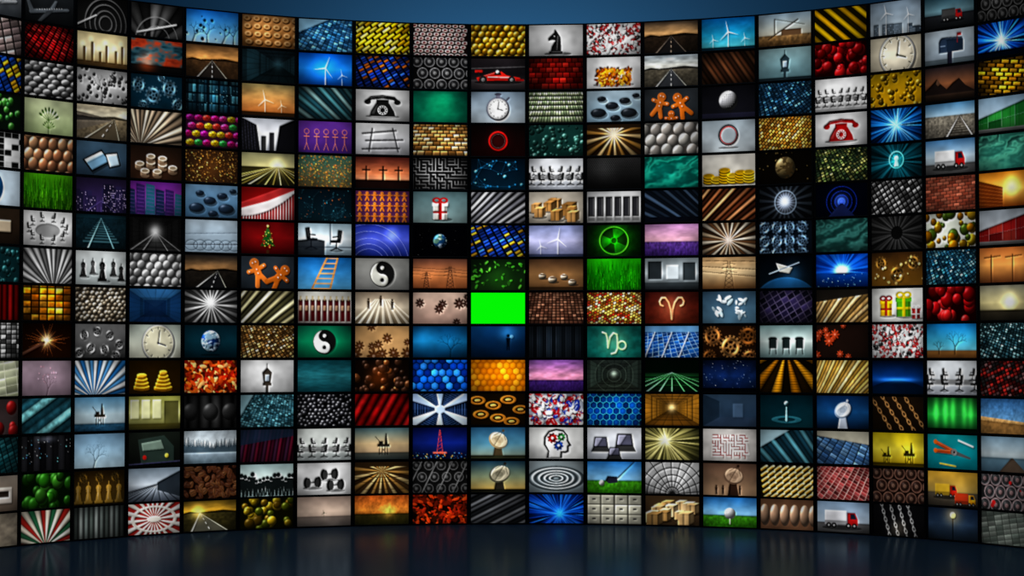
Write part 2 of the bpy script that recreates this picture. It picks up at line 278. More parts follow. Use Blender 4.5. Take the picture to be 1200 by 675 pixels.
def racecar():
    bg('2a2528', '151316', '3a3436'); low(6.2, '4a4446', '2a2628'); L(0, 3, 16, 2.4, .3, '888', .5); E(8, 6.9, 7, .5, '000', .6); G([(1.6, 5.6), (4, 4.9), (7, 4), (9, 3.8), (10.5, 4.9), (14.5, 5.6), (14.6, 6.3), (2, 6.5)], 'd0241a'); G([(1.2, 3.4), (3.4, 3.4), (3.4, 4.1), (1.2, 4.1)], 'c0201a'); L(2.2, 4, 2.6, 5.6, .2, '222')
    G([(7, 4.1), (8.6, 4), (9, 4.8), (7, 4.8)], '111'); E(7.8, 3.9, .5, c='eee'); B(13.2, 6, 15.6, 6.5, 'a11'); L(5, 5.4, 12, 5.5, .25, 'eee'); L(4, 5, 7, 4.2, .12, 'faa', .6)
    for x, r in ((3.6, 1.15), (12, 1.05)): E(x, 6.2, r, c='080808'); RG(x, 6.2, r*.85, .08, '555'); E(x, 6.2, r*.5, c='777')
def headp():
    bg('f2f2f0', 'd8d8d6'); G([(5.2, 8.8), (5.6, 6.9), (4.4, 5), (4.5, 2.8), (5.8, 1.1), (8, .5), (10.2, .9), (11.4, 2.3), (11.6, 3.8), (12.5, 5.2), (11.7, 5.6), (11.7, 7), (10.8, 7.4), (9.8, 7.3), (9.7, 8.8)], '222')
    G([(5.8, 8.6), (6, 6.8), (4.9, 4.9), (5, 3), (6.1, 1.5), (8, .95), (10, 1.3), (11, 2.5), (11.1, 3.9), (11.7, 5), (11.2, 5.3), (11.2, 6.6), (10.6, 6.9), (9.3, 6.8), (9.2, 8.6)], 'f4f4f2')
    for x, y, r, c in ((6.9, 3.1, 1.35, 'c8201c'), (9.5, 2.8, 1.1, '28a040'), (8.7, 5.2, 1.3, '2450b8')): gear(x, y, r, c, 8, hx(c)*.8); E(x, y, r*.3, c='fff')
def pliers():
    bg('1a9aa0', '0c7c88')
    for q in (0, 1): o = q*1.2; L(2.7, 2.3+o*1.9, 8.6, 4.8+o*.2, .95, '044', .4); L(2.5, 2+o*1.9, 8.5, 4.4+o*.2, .95, 'c8501a'); L(2.5, 1.8+o*1.9, 8, 4+o*.2, .2, 'ffb080', .5); E(2.6, 2+o*1.9, .6, c='e8701a')
    L(8, 4.5, 13.5, 6, 1.2, '555', 1, .5); E(8.6, 4.6, .9, c='777'); E(8.6, 4.6, .3, c='222'); L(10, 1.5, 14.5, 3, .5, 'ddd'); L(4, 7.6, 9, 8.2, .4, 'e0c040')
def mailbox():
    bg('b9c4cc', '9aa8b4'); low(7.6, '7a8890', '5a6870'); B(7.4, 5.5, 8.8, 9, '223'); G([(4.6, 6), (4.6, 3.2), (5.4, 2.2), (6.6, 2), (12, 2.3), (12.4, 3.1), (12.4, 5.8)], '1c2a3c'); L(6.6, 2.3, 12, 2.6, .25, '6a7c94', .7); E(5.9, 3.6, 1.3, 1.6, '2c3c52'); B(4.6, 3.6, 7.2, 6, '2c3c52'); L(10.5, 3.6, 10.5, 1.2, .22, 'b22'); B(10.5, 1.1, 11.8, 1.9, 'b22'); B(5.1, 4.2, 6.7, 4.4, '89a')
def golf(ball=1):
    bg('2f7fc8', '8fc4e8', '8fc4e8'); mott(.1, 5, 5); low(5.4, '4a9a20', '2a6a10'); mott(.3, 30, 14, 2, 5.4)
    if ball: S(8, 4.9, 1.7, 'f4f4f4', amb=.35); [E(8+q*.5, 4.9+w*.5, .1, c='999', al=.6) for q in range(-2, 3) for w in range(-2, 3)]; L(8, 6.5, 8, 8, .3, 'e8e0c0')
    else: L(14.5, -.5, 8.4, 5.3, .25, '333'); G([(6, 4.2), (8.8, 4.4), (9, 6), (6.4, 6.3), (5.4, 5.4)], '223'); S(4.3, 6.1, .8, 'fff', amb=.5)
def zodiac(k, c, b1, b2):
    bg(b1, b2); mott(.3, 8, 5); glow(8, 4.5, 4, c, .35)
    if k == 0:
        for q in (-1, 1):
            pts = [(8, 7.8), (8+q*.3, 5), (8+q*.9, 3), (8+q*1.9, 1.7), (8+q*3, 1.7), (8+q*3.6, 2.7), (8+q*3.3, 3.7), (8+q*2.6, 4)]; PL(pts, .5, c)
    else:
        PL([(4.6, 1.8), (5.6, 2.2), (6, 3.4), (6.2, 6.2), (6.8, 3.2), (7.8, 2), (8.8, 2.4), (9, 4), (9, 6.4), (8.4, 7.6), (7.2, 7.9)], .5, c); RG(10.3, 5.5, 1.15, .48, c)
def drawers(c, b, nx=4, ny=4): cells([c], b, 0, 16/nx, 9/ny, .1, vary=.08, lit=.2); [B((i+.38)*16/nx, (j+.4)*9/ny, (i+.62)*16/nx, (j+.55)*9/ny, '444') for i in range(nx) for j in range(ny)]
def planks(cols, ang=25, per=1.6, b='000'): stripes(cols, 90+ang, per, .35, .8, b, .08); mott(.15, 30, 6, 2)
def ladderp(b1, b2, c):
    bg(b1, b2); mott(.12, 4, 4); L(4, 9.4, 9, -.5, .55, c); L(9.5, 9.4, 12, -.5, .55, c)
    for k in range(7): t = k/7+.06; L(4+5*t, 9.4-9.9*t, 9.5+2.5*t, 9.4-9.9*t, .42*(1-.4*t), mixc(c, 'fff', .2))
def track(s1, s2, g, rc='aaa', tie='333', hy=3, vx=8):
    bg(s1, s2, s2); low(hy, g, mixc(g, '000', .3)); mott(.3, 30, 20, 2, hy)
    for k in range(1, 16): t = (k/15)**2; w = .2+5.5*t; B(vx-w, hy+6*t, vx+w, hy+6*t+.06+.35*t, tie)
    for q in (-1, 1): L(vx, hy, vx+q*4.2, 9.2, .05, rc, 1, .45)
def blob(cols, b, n=16, r=1.5, **k): bg(b); scat(cols, n, r, kind=0, v=.25)
def flowers(c, b, n=6, r=1.6):
    bg(b); flowers_over(c, n, r)
def arcs(c, b, cx=2, cy=9, n=10, st=1.2, w=.5):
    bg(b)
    for i in range(n): RG(cx, cy, 1+i*st, w, c)
def aerial(cols, b): cells(cols, b, 28, 1.3, 1., .3, p=.5, vary=.5, lit=.4); put(ALL, (nz(20, 12, 2) > .62)*1., b, .6)
def plane(b1, b2, c):
    bg(b1, b2); L(2, 6.6, 13.5, 5, 1.1, c, 1, .7); E(13.6, 5, .9, .4, c, 1, -.13); G([(7, 6), (9.4, 5.6), (5.4, 8.8), (4.2, 8.8)], mixc(c, '000', .3)); G([(8, 5.4), (9.6, 5.2), (10.6, 3), (9.8, 3)], c); G([(1.6, 6.6), (3, 6.2), (1.4, 3.6), (.5, 3.6)], c); [E(4+k*.8, 5.9-k*.11, .12, c='cde') for k in range(11)]

# late helpers
def stripes_over():
    for x in np.arange(0, 16, 3.2): B(x, 0, x+.9, 9, '050a10', .8)
    scat(['8fd0e8'], 50, .09, kind=2); vig(.4)
def fanc(x, y, r):
    cs = ['d81c80', 'e83898', '30a848', 'e8c020', 'b01890', 'e04030']; c = cs[R.randint(6)]; S(x, y, r, c, r*.7, .45); [L(x, y, x+r*math.cos(a), y+r*.7*math.sin(a), .07, '301020') for a in np.arange(0, 6.2, 1.05)]
def fanlow():
    for x, c in zip(np.arange(-14, 32, 2.6), ['e8d880', 'a89848', 'f0e8b0', '5a5020']*5): L(11, 3.6, x, 9.4, .04, c, .8, .4)
    glow(11, 3.6, 2.4, 'fff0b0', .6)
def fan_low2():
    for x in np.arange(-14, 20, 3): L(9, 4.4, x, 9.4, .05, '2a3038', 1, .4)
def grass(a, b, d):
    bg(mixc(a, b, .7), a, d)
    for _ in range(300):
        x = 16*R.rand(); y = 2+8*R.rand(); q = .3*R.randn(); L(x, y+1.2, x+q, y-1.2-R.rand(), .22, mixc(a, b, R.rand())*(.5+.5*R.rand()), 1, .04)
def track_lines():
    for x in (3, 8, 13): L(8, 6, x, 9.2, .06, '8a78c8', .6, .2)
def tilt_blocks(cols, w):
    for i in range(6):
        x = -1+i*3; c = cols[i % 3]; t = .5+2.5*R.rand(); G([(x, t), (x+2.6, t+.5), (x+2.8, 9), (x-.2, 9)], c)
        for k in range(8): L(x+.2, t+1+k, x+2.4, t+1.2+k, .14, w, .6)
def flowers_over(c, n, r):
    for _ in range(n):
        x, y = 16*R.rand(), 9*R.rand(); q = r*(.6+.6*R.rand())
        for ox, cc, al in ((.15, '000', .3), (0, c, 1)):
            for k in range(8): a = k*T/8; E(x+ox+q*.55*math.cos(a), y+ox+q*.55*math.sin(a), q*.42, q*.18, cc, al, a)
        E(x, y, q*.2, c=mixc(c, 'fff', .3))
def cellsdark():
    for y in np.arange(.4, 9, .7): L(0, y, 16, y, .1, '0c0802', .6)
def tower_up():
    bg('b8d0f0', 'e0ecff')
    for a in (0, 1.05, 2.1, 3.14, 4.19, 5.24):
        k = lambda t, r: (8+r*math.cos(t), 4.5+r*math.sin(t)*.8); G([k(a-.28, 1.6), k(a+.28, 1.6), k(a+.36, 14), k(a-.36, 14)], '182c50'); G([k(a-.28, 1.6), k(a-.02, 1.6), k(a-.02, 14), k(a-.36, 14)], '0a1830')
        for r in (2, 2.4, 2.9, 3.4, 4, 4.6, 5.3, 6, 6.8, 7.6, 8.6): p, q = k(a-.3, r), k(a+.3, r); L(*p, *q, .1, '6a90c8', .8)
def mazeover(c, x0, x1, y0, y1):
    y = y0
    while y < y1:
        x = x0
        while x < x1:
            if R.rand() < .5: L(x, y, x+.8, y, .2, c)
            else: L(x, y, x, y+.8, .2, c)
            x += .8
        y += .8
def stripesmul():
    for k in range(5): L(-2+k*4.5, 9.5, 3+k*4.5, -.5, .3, '666')

C = {}
def row(r, *ents):
    for c, e in enumerate(ents): C[(r, c)] = e
row(0,
 ("grey passenger airplane on tarmac", lambda: plane('8a8c90', '444a50', 'b8bcc0')),
 ("dark airplane in grey haze", lambda: plane('2c3034', '0c0e10', '5a6066')),
 ("black and grey camera lens rings", lambda: (bg('0a0a0a', '1c1c1c'), [RG(9, 7, r, .3, '666') for r in (2, 3.4, 5, 6.5)], L(0, 8, 6, 5, .4, 'aaa'))),
 ("grey mechanical arch structure", lambda: (fan(['555', '1a1a1a', '888'], 20, 6, 12, .6), vig(.5), [RG(8, 10, r, .3, '999', al=.7) for r in (4, 6.5)], L(2, 8, 14, 5, .5, 'bbb'))),
 ("water drops over bright blue sky", lambda: (bg('1565b8', '5fb0e8', 'b8dff5'), [tree(x, 9, 2.2, -1.57+.2*R.randn(), .25, '0a2038', 4, .6) for x in (2, 6.5, 11, 14.5)], scat(['123050'], 12, .35, kind=2))),
 ("brown round cookies on tan", lambda: (bg('c9935a', 'a06a34'), [[E(x+.25, y+.3, 1.15, .8, '4a2408'), E(x, y, 1.1, .75, 'd8a468'), E(x-.1, y-.1, .8, .5, 'e8bc84'), E(x, y, .5, .32, 'b07a40')] for y in (1, 3.2, 5.4, 7.6) for x in np.arange(.5+(y % 2), 17, 2.9)], vig(.4))),
 ("blue glass office facade", lambda: (cells(['3a78a8', '5f9cc4', '234e74'], '0c2236', -22, 1.5, 1.0, .14, p=.4), G([(0, 0), (9, 0), (0, 4)], '8fb8d0'))),
 ("gold bars in diagonal stacks", lambda: (cells(['e8c020', 'c89a10', 'f5dc50'], '1a1200', 35, 3.2, 1.1, .22, .5, vary=.35, lit=.7))),
 ("maroon and white spotted discs", lambda: (bg('1a0c0c'), [[E(x+.1, y+.2, .85, .55, '400'), E(x, y, .85, .5, 'd0c0b8'), E(x, y, .45, .28, '801820')] for y in np.arange(.5, 9, 1.2) for x in np.arange((y*.8) % 1.5, 16, 2)])),
 ("pile of golden yellow balls", lambda: balls(['d8a020', 'e8b838', 'b88010'], '3a2400', 1.05)),
 ("black chess knight on white", lambda: (bg('e8e8e8', 'b8b8b8'), E(8.6, 8.4, 4, .5, '222', .5), horse(8, 8.4, 1.5, '151515'))),
 ("red white and black capsules", lambda: pills()),
 ("dusk road under brown sky", lambda: road('3a3028', 'c8a070', '2a2018', '1c1a1a', 4.2, ln='987')),
 ("white wind turbine on blue sky", lambda: (bg('0a5a98', '28a0c8', '6fd0d8'), mott(.15, 5, 5), turb(8, 4, 3.2), turb(3.5, 6, 1.6), turb(13, 6, 1.6), low(8.2, '0c3c50'))),
 ("desert crane under pale sky", lambda: (bg('9ab0c0', 'd8c8a8'), low(6, '9a7a50', '5a4024'), mott(.3, 20, 10, 2, 6), L(3, 7, 12, 2, .3, '4a3a2a'), L(5, 6, 5, 1.5, .3, '4a3a2a'), B(7, 4.5, 13, 6.2, '6a5038'), L(5, 1.5, 14, 3.5, .12, '443'))),
 ("yellow and black diagonal bars", lambda: stripes(['e8c018', '1a1400', 'c89a08', '120e00'], -50, 1.4, .4)),
 ("pale wind turbines over city", lambda: (bg('8a9cac', 'c8d4dc'), city(['4a5864', '6a7884'], 10, 9, 1, 3.5, '9ab', .3), turb(5, 3, 2.4, 'eee'), turb(12, 4, 2, 'eee'))),
 ("dark highway with red truck", lambda: (bg('1c3844', '6a8a94', '1a1c20'), low(5.5, '26282c', '121416'), truck(9, 7.2, 1.3, 'a01818', '444'))),
 ("dark machine wheels", lambda: speakers('2c2c2c', '080808', 1.7, '777')))
row(1,
 ("pinkish grey stone slabs", lambda: (cells(['8a7a78', '665a5a', 'aa9a96'], '221e1e', 15, 3, 1.8))),
 ("red backlit keyboard keys", lambda: (cells(['b01418', '7a0c10', 'd83030'], '0c0304', -28, 2.2, .95, .3, p=.3, vary=.4, lit=.6), vig(.6))),
 ("refinery towers in cream haze", lambda: (bg('e8d8a8', 'f0e4c0', 'a08858'), [(B(x, y, x+.7, 9, '8a6a3c'), B(x+.4, y, x+.7, 9, '5a4020'), glow(x, y-.6, .9, '665', .4)) for x, y in ((2, 4), (4.5, 2.6), (7, 5), (9, 3.2), (12, 4.4), (14, 3))], low(7.6, '6a5030', '4a3820'))),
 ("stormy teal and red sunset", lambda: (tex(['12303c', '3a6a78', 'c84a28', '8a2c20'], 4, 5, 3), low(7, '141414', '080808'), glow(5, 6.4, 2.5, 'e85a20', .6))),
 ("brown field road at sunset", lambda: (road('6a4c30', 'd8a060', '4a3420', '2a2420', 4.2))),
 ("dark teal server corridor", lambda: (corr('1c343c', '0c181c', '101c22', 11, 4, 1.5, '4a7a88', 1.5, .4))),
 ("wind turbine on deep blue", lambda: (bg('0a50b0', '2a8ae0', '0a3a80'), glow(8, 4, 4, '2a90f0', .5), turb(8, 4.2, 3.4, 'cfe6ff', .9), turb(13, 6, 1.8, 'bcd'))),
 ("blue and orange keyboard keys", lambda: (cells(['1c3ca0', '12286c', '2c58d0', 'b86420'], '04060f', 30, 2.2, .95, .3, p=.2, vary=.35, lit=.5), vig(.4))),
 ("black loudspeaker cones", lambda: speakers('3a3a3c', '0a0a0a', 1.6, 'b8b8b8')),
 ("red open-wheel race car", racecar),
 ("dark red glass cubes", lambda: (cells(['7a1410', '500a08', '8a2018'], '180404', 0, 2.2, 1.8, .14, .5, p=.2, vary=.35, lit=.6), vig(.4))),
 ("orange autumn leaves pile", lambda: (bg('f0f0f0', 'd8d8d8'), E(8, 8, 6, .7, '000', .3), scat(['d87818', 'e8a020', 'b84810', 'f0c040', '7a3008'], 200, .7, 3.4, 8, 1, .4, 3, 13))),
 ("grey road under white sky", lambda: road('c8d4dc', 'e8e8e0', '5a5448', '3a3c40', 4)),
 ("dark brown machined metal", lambda: (stripes(['5a3420', '2a1810', '7a4c30'], -35, 1.3, .7), vig(.6))),
 ("observatory tower in teal haze", lambda: (bg('9ab8bc', '6a8c94'), lantern(8, 6, 1.4, '2a3c44'), low(8.2, '24343c'))),
 ("glossy red roses", lambda: (blob(['a80c10', 'd01c20', '780408'], '180002', 34, 1.5), [RG(16*R.rand(), 9*R.rand(), .7, .12, '500') for _ in range(18)])),
 ("cream clock face detail", lambda: (bg('c8c0ac'), clock(8.5, 5, 5.2, 'e4dcc8', '443'))),
 ("dark mailbox under pale sky", mailbox),
 ("blue light burst over horizon", lambda: (star(['041030', '0a40b0', '2a90f0', 'bfe4ff'], 8, 5, 50), low(7.4, '020814'))))
row(2,
 ("blue and yellow keyboard keys", lambda: cells(['1c48a0', 'c89a20', '12306c'], '04060c', 30, 2.4, 1.1, .25)),
 ("white and grey pebbles", lambda: balls(['b8b8b8', '8a8a8a', 'd8d8d8'], '1c1c1c', 1.5, .15, .6)),
 ("grey water droplets on white", lambda: (bg('a0a0a0', 'd0d0d0', 'b0b0b0'), scat(['777', '555', '888'], 50, .5, kind=0), tree(8, 9, 2.6, -1.5, .25, '222', 5))),
 ("steel gears in blue light", lambda: (bg('0c2c3c'), [gear(x, y, r, '6a98b0', 12, '081820', x) for x, y, r in ((2.5, 3, 2), (7, 5.5, 2.3), (12, 3.4, 2.3), (4, 8.4, 1.5), (14.6, 7.6, 1.8), (9.5, .6, 1.2))])),
 ("teal server racks", lambda: (cells(['2c5a6c', '1a3c4c', '4a8494'], '08141c', 0, 1.2, 2.6, .2, p=0, vary=.4, lit=.4), stripes_over())),
 ("wind turbine at orange sunset", lambda: (bg('a89868', 'd8a060', 'b86a34'), mott(.15, 4, 6), turb(7, 4.4, 2.8, 'f0e0c0'), turb(12, 5.8, 1.6, 'f0e0c0'), low(7.8, '4a3018', '2a1a10'))),
 ("teal light beams", lambda: (stripes(['1c4450', '5a98a0', '2c5c68', 'a8d4d4'], -48, 1.7, .6, .5), vig(.5))),
 ("black rotary telephone on grey", lambda: phone('161616', 'dcdcdc', 'a8a8a8')),
 ("glowing green teal mist", lambda: (bg('0a5040', '0c6048'), glow(8, 3.5, 5, '18b070', .5), mott(.2, 5, 4))),
 ("silver stopwatch", lambda: (bg('8a9cac', 'c4d0d8'), E(8, 5, 3.4, c='556'), E(7.9, 4.9, 3.2, c='99a'), clock(8, 5, 2.8, 'f0f0f0', '222'), B(7.4, .7, 8.6, 2, '778'), E(8, .8, 1, .4, '556'), L(10.6, 2.4, 11.2, 1.8, .5, '667'))),
 ("pale green rows of seats", lambda: (cells(['a8b490', '8a9a78', 'c8d0a8'], '2c3424', 0, .9, 2.2, .3, p=.5, vary=.2, lit=.7))),
 ("dark pebbles on pale blue", lambda: stones('b8ccd8', '8aa4b4')),
 ("gingerbread men on grey slate", lambda: (bg('34383c', '24282c'), man(4.5, 4.5, 1.7, 'c06c28', rot=.3), man(11, 4.8, 1.8, 'b8641e', rot=-.5), man(8, 9, 1.3, 'a85a1c'))),
 ("golf ball glowing on black", lambda: (bg('0c0c10', '16161c'), S(8, 4.2, 2.8, 'f0f0f4', amb=.1), [E(8+q*.55, 4.2+w*.55, .16, c='888', al=.6) for q in range(-3, 4) for w in range(-3, 4) if q*q+w*w < 11], low(7.6, '223'))),
 ("dark blue aerial pebbles", lambda: (aerial(['2c5878', '4a7c9c', '1c3c54'], '081420'))),
 ("black chair row on white", lambda: chairs('f0f0f0', 'c0c0c0', 7, .8, 5.6)),
 ("amber liquid drops", lambda: (bg('8a7010', 'c89818'), scat(['b88a10', 'e8c040', '6a5008'], 60, .6))),
 ("brown mountains at dusk", lambda: (bg('2c2428', '8a5a3c', '1c1414'), G([(0, 9), (0, 6), (2, 4.6), (4, 3), (5, 4.4), (7, 6), (9, 4.4), (11, 3.4), (13, 5.4), (16, 7), (16, 9)], '1c1412'), G([(4, 3), (5, 4.4), (4.2, 5), (3.6, 4.4)], '5a4030'), low(7.2, '3a2a20', '100c0a'))),
 ("golden lit shelves", lambda: (cells(['e0a828', '8a5c10', 'b88018'], '1c1002', -8, 3, 1.1, .25, .5, vary=.5), vig(.4))))
row(3,
 ("green molecules on black", lambda: (bg('0a140c'), scat(['3a8a3c', '58b048'], 34, .8))),
 ("green sprout on pale green", lambda: (bg('d0d8b0', 'a8b888'), glow(8, 4, 4, '333', .5), L(8, 9, 8, 4.5, .2, '3a6a1c'), leafy('4a7a20', 8, 5.6, 3), leafy('5a8a28', 8, 7.6, 1.8))),
 ("cream motorway and train", lambda: (road('d8ccb0', 'f0e8d0', '8a7c64', '5a5040', 3.4, 12, 6), G([(0, 2), (11, 3.4), (11, 4), (0, 7)], '6a6258', .8), G([(0, 3), (11, 3.5), (11, 3.7), (0, 4.4)], '222', .8))),
 ("beige shell fan folds", lambda: (fan(['c8b49c', '8a7864', 'e0d0b8'], 40, 3, 10, .8))),
 ("magenta and green umbrellas", lambda: (bg('301028'), [[fanc(x, y, 1.3)] for y in (1, 3.2, 5.4, 7.8) for x in np.arange(.5+(y % 1.7), 17, 2.5)])),
 ("black skyscrapers against white sky", lambda: (bg('d8dce4', 'f4f4f8', 'a0a4ac'), G([(0, 0), (4.5, 2), (5.6, 9), (0, 9)], '151518'), G([(16, 0), (11.5, 2), (10.4, 9), (16, 9)], '101014'), B(6, 5, 7.4, 9, '333'), B(8.4, 4, 9.8, 9, '2a2a2e'), [L(k*.9, .5*k, k*.9+.6, 9, .1, '445') for k in range(5)])),
 ("orange outlines on purple", lambda: (bg('6a3c98', '4a2878'), [[RG(x, 3, .7, .14, 'e08858'), L(x, 3.6, x, 6.2, .16, 'e08858'), L(x-.8, 4.4, x+.8, 4.4, .14, 'e08858'), L(x, 6.2, x-.7, 8.2, .14, 'e08858'), L(x, 6.2, x+.7, 8.2, .14, 'e08858')] for x in (2.5, 5.5, 8.3, 11, 13.8)])),
 ("black pens on light grey", lambda: (bg('d0d0d0', 'a8a8ac'), diag([(2, 3, 12, 2), (3, 5, 14, 4.6), (2, 7.4, 13, 7), (5, 1.5, 4, 8), (11, 1.4, 12.6, 8)], .3, '26262a'))),
 ("stacked brown cartons", lambda: (cells(['b98a50', 'd8b078', '8a6030'], '2a1c0c', 0, 2.4, 1.6, .16, .5, p=.4, vary=.25, lit=.8))),
 ("red glowing ring on black", lambda: (bg('0a0505', '180606'), RG(8, 4.6, 2.6, .45, 'b81c18'), RG(8, 4.6, 2, .1, '666'), glow(8, 4.6, 3, '601010', .4))),
 ("dark green water drops", lambda: (bg('183c38', '0c2824'), scat(['2c5c54', '4a8478', '1a403a'], 60, .6))),
 ("golden light through blinds", lambda: (fan(['c89448', '4a2c10', 'e8c890', '2a180a'], 36, 8, 3, .5, dark=.4), glow(8, 3, 2.5, 'fff0d0', .9), B(0, 0, 16, 1.2, '2a1c10'))),
 ("white eggs", lambda: balls(['d8d0c8', 'e8e4dc'], '4a4440', 1.7, .1, 1.1, amb=.35)),
 ("red and black ring on grey", lambda: (bg('a8b4bc', 'c8d0d4'), RG(8, 4.3, 2.8, .35, '222'), RG(8, 4.3, 2.4, .28, 'c02828'), E(8, 7.8, 3, .3, '666', .6))),
 ("golden woven basket", lambda: (cells(['b88438', 'd8a850', '8a5c20'], '2a1a08', 45, 1.1, .8, .2, .5, vary=.35, lit=.9))),
 ("red rotary telephone on white", lambda: phone('b01414', 'f0f0f0', 'c8c8c8')),
 ("blue light starburst", lambda: star(['020c24', '0a3c80', '2a88d0', '9fd8ff'], 8, 4.5, 60, '8fd0ff')),
 ("railway track under blue sky", lambda: track('5a90b8', 'c8d8e0', '8a8478', 'ddd', '443c34', 3.4, 11)),
 ("green shipping containers", lambda: containers(['2a8a38', '1c6c2c', '3aa048'], '8aa4b8', 'c8d4dc', flip=0)))
row(4,
 ("black text blocks on white", lambda: (cells(['111', 'eee', 'eee'], 'f0f0f0', 0, 2.5, 1.5, .1, vary=.05, lit=0))),
 ("brown eggs", lambda: balls(['c8906a', 'd8a880', 'b87c58'], '4a2c1c', 1.6, .1, 1.1, amb=.3)),
 ("tablet devices on blue grey", lambda: (bg('4a6478', '2a3c4c'), G([(2.4, 5.5), (8.4, 2.5), (11.4, 5.5), (5.4, 8.7)], '000', .4), G([(2, 5), (8, 2), (11, 5), (5, 8.2)], '111'), G([(2.7, 5), (7.9, 2.5), (10.3, 5), (5.1, 7.6)], '8ab4d0'), G([(2.7, 5), (7.9, 2.5), (8.6, 3.2), (3.4, 5.8)], 'cfe4f0'), G([(9, 3), (13, 2.4), (14.2, 6), (10.5, 7)], '151515'), G([(9.4, 3.3), (12.8, 2.8), (13.7, 5.8), (10.7, 6.5)], 'c8dce8'))),
 ("stacked pale wooden cups", lambda: (bg('1c120c', '3a2418'), [[E(x, y+.6, 1.4, .7, '7a6450'), B(x-1.4, y-.6, x+1.4, y+.6, '988068'), B(x+.5, y-.6, x+1.4, y+.6, '5a4838'), E(x, y-.6, 1.4, .7, 'd8c8b4'), E(x, y-.6, 1, .45, '9a8870')] for x, y in ((3, 5.5), (6.4, 5), (6.4, 3.4), (10, 5.4), (10, 3.8), (13.2, 6.2), (4.6, 7.4), (8.4, 7.4))])),
 ("gold dust on brown", lambda: (bg('2a1a10', '3a2414'), scat(['a87838', 'd8b060', '6a4820'], 300, .14, kind=2), glow(8, 4.5, 4, '6a4418', .3))),
 ("yellow light trails on motorway", lambda: (bg('8a8868', 'd8d098', '3a3820'), low(4, '3a3418', '1a180c'), fanlow())),
 ("gold confetti on teal", lambda: (bg('3a5c50', '6a5c3c'), scat(['d8a848', 'a8803a', 'c87838', '4a8470'], 420, .16, kind=2))),
 ("red sunset with crosses", lambda: (bg('4a1c18', 'c87850', 'e8c0a0'), mott(.2, 4, 8), low(6.6, '1a0c0a'), [[B(x, 2.6, x+.4, 7, '100808'), B(x-1, 3.6, x+1.4, 4, '100808')] for x in (3, 8, 12.6)])),
 ("grey maze from above", lambda: (maze('a8a8a8', '181818', .95, .22), vig(.5))),
 ("blue network nodes", lambda: (bg('04101c', '0a2434'), net('2a80b0', 26), scat(['50b8e0'], 8, .4, kind=0))),
 ("conference table with black chairs", lambda: chairs('eef0f4', 'b0b4bc', 6, 1, 5.4)),
 ("black perforated metal", lambda: (bg('3c3c3c', '0a0a0a'), [E(x+(int(y*2.2) % 2)*.3, y, .19, c='050505') for y in np.arange(.2, 9, .46) for x in np.arange(.2, 16, .62)], glow(5, 2, 4, '222', .5))),
 ("teal ocean wave", lambda: (waves(['063c38', '0c6c60', '28a890', '0a5048'], 1.1))),
 ("stacks of yellow coins", lambda: (coins(['e8b818', 'f0c830'], 'e8e4dc', 'c8c4b8', 6, 1.7))),
 ("golden rocky globe on black", lambda: (bg('080604'), S(8, 4.5, 3, '8a7850'), put(ALL, ((np.hypot(X-8, Y-4.5) < 3)&(nz(16, 10, 2) > .52))*1., '3a2c18', .7), scat(['6a5830'], 20, .2))),
 ("dark city circuit lights", lambda: (aerial(['5a6a3c', '8a8a50', '2c3c28'], '0a120c'))),
 ("glowing cyan keyhole", lambda: (star(['021014', '0a3c48', '1c7080'], 8, 4.5, 40, '20b0b0'), RG(8, 4.2, 2.2, .3, '6fe0e0'), E(8, 3.8, .7, c='c0fff8'), G([(7.7, 4), (8.3, 4), (8.8, 6), (7.2, 6)], 'c0fff8'))),
 ("red truck on open road", lambda: (bg('5a90c0', 'c8dce8', '888'), low(6.4, '666', '444'), truck(8, 7.4, 1.9, 'c01c1c', 'e8e8e8'))),
 ("teal underwater haze", lambda: waves(['1c4c44', '3a8474', '58a890', '143c38'], .9)))
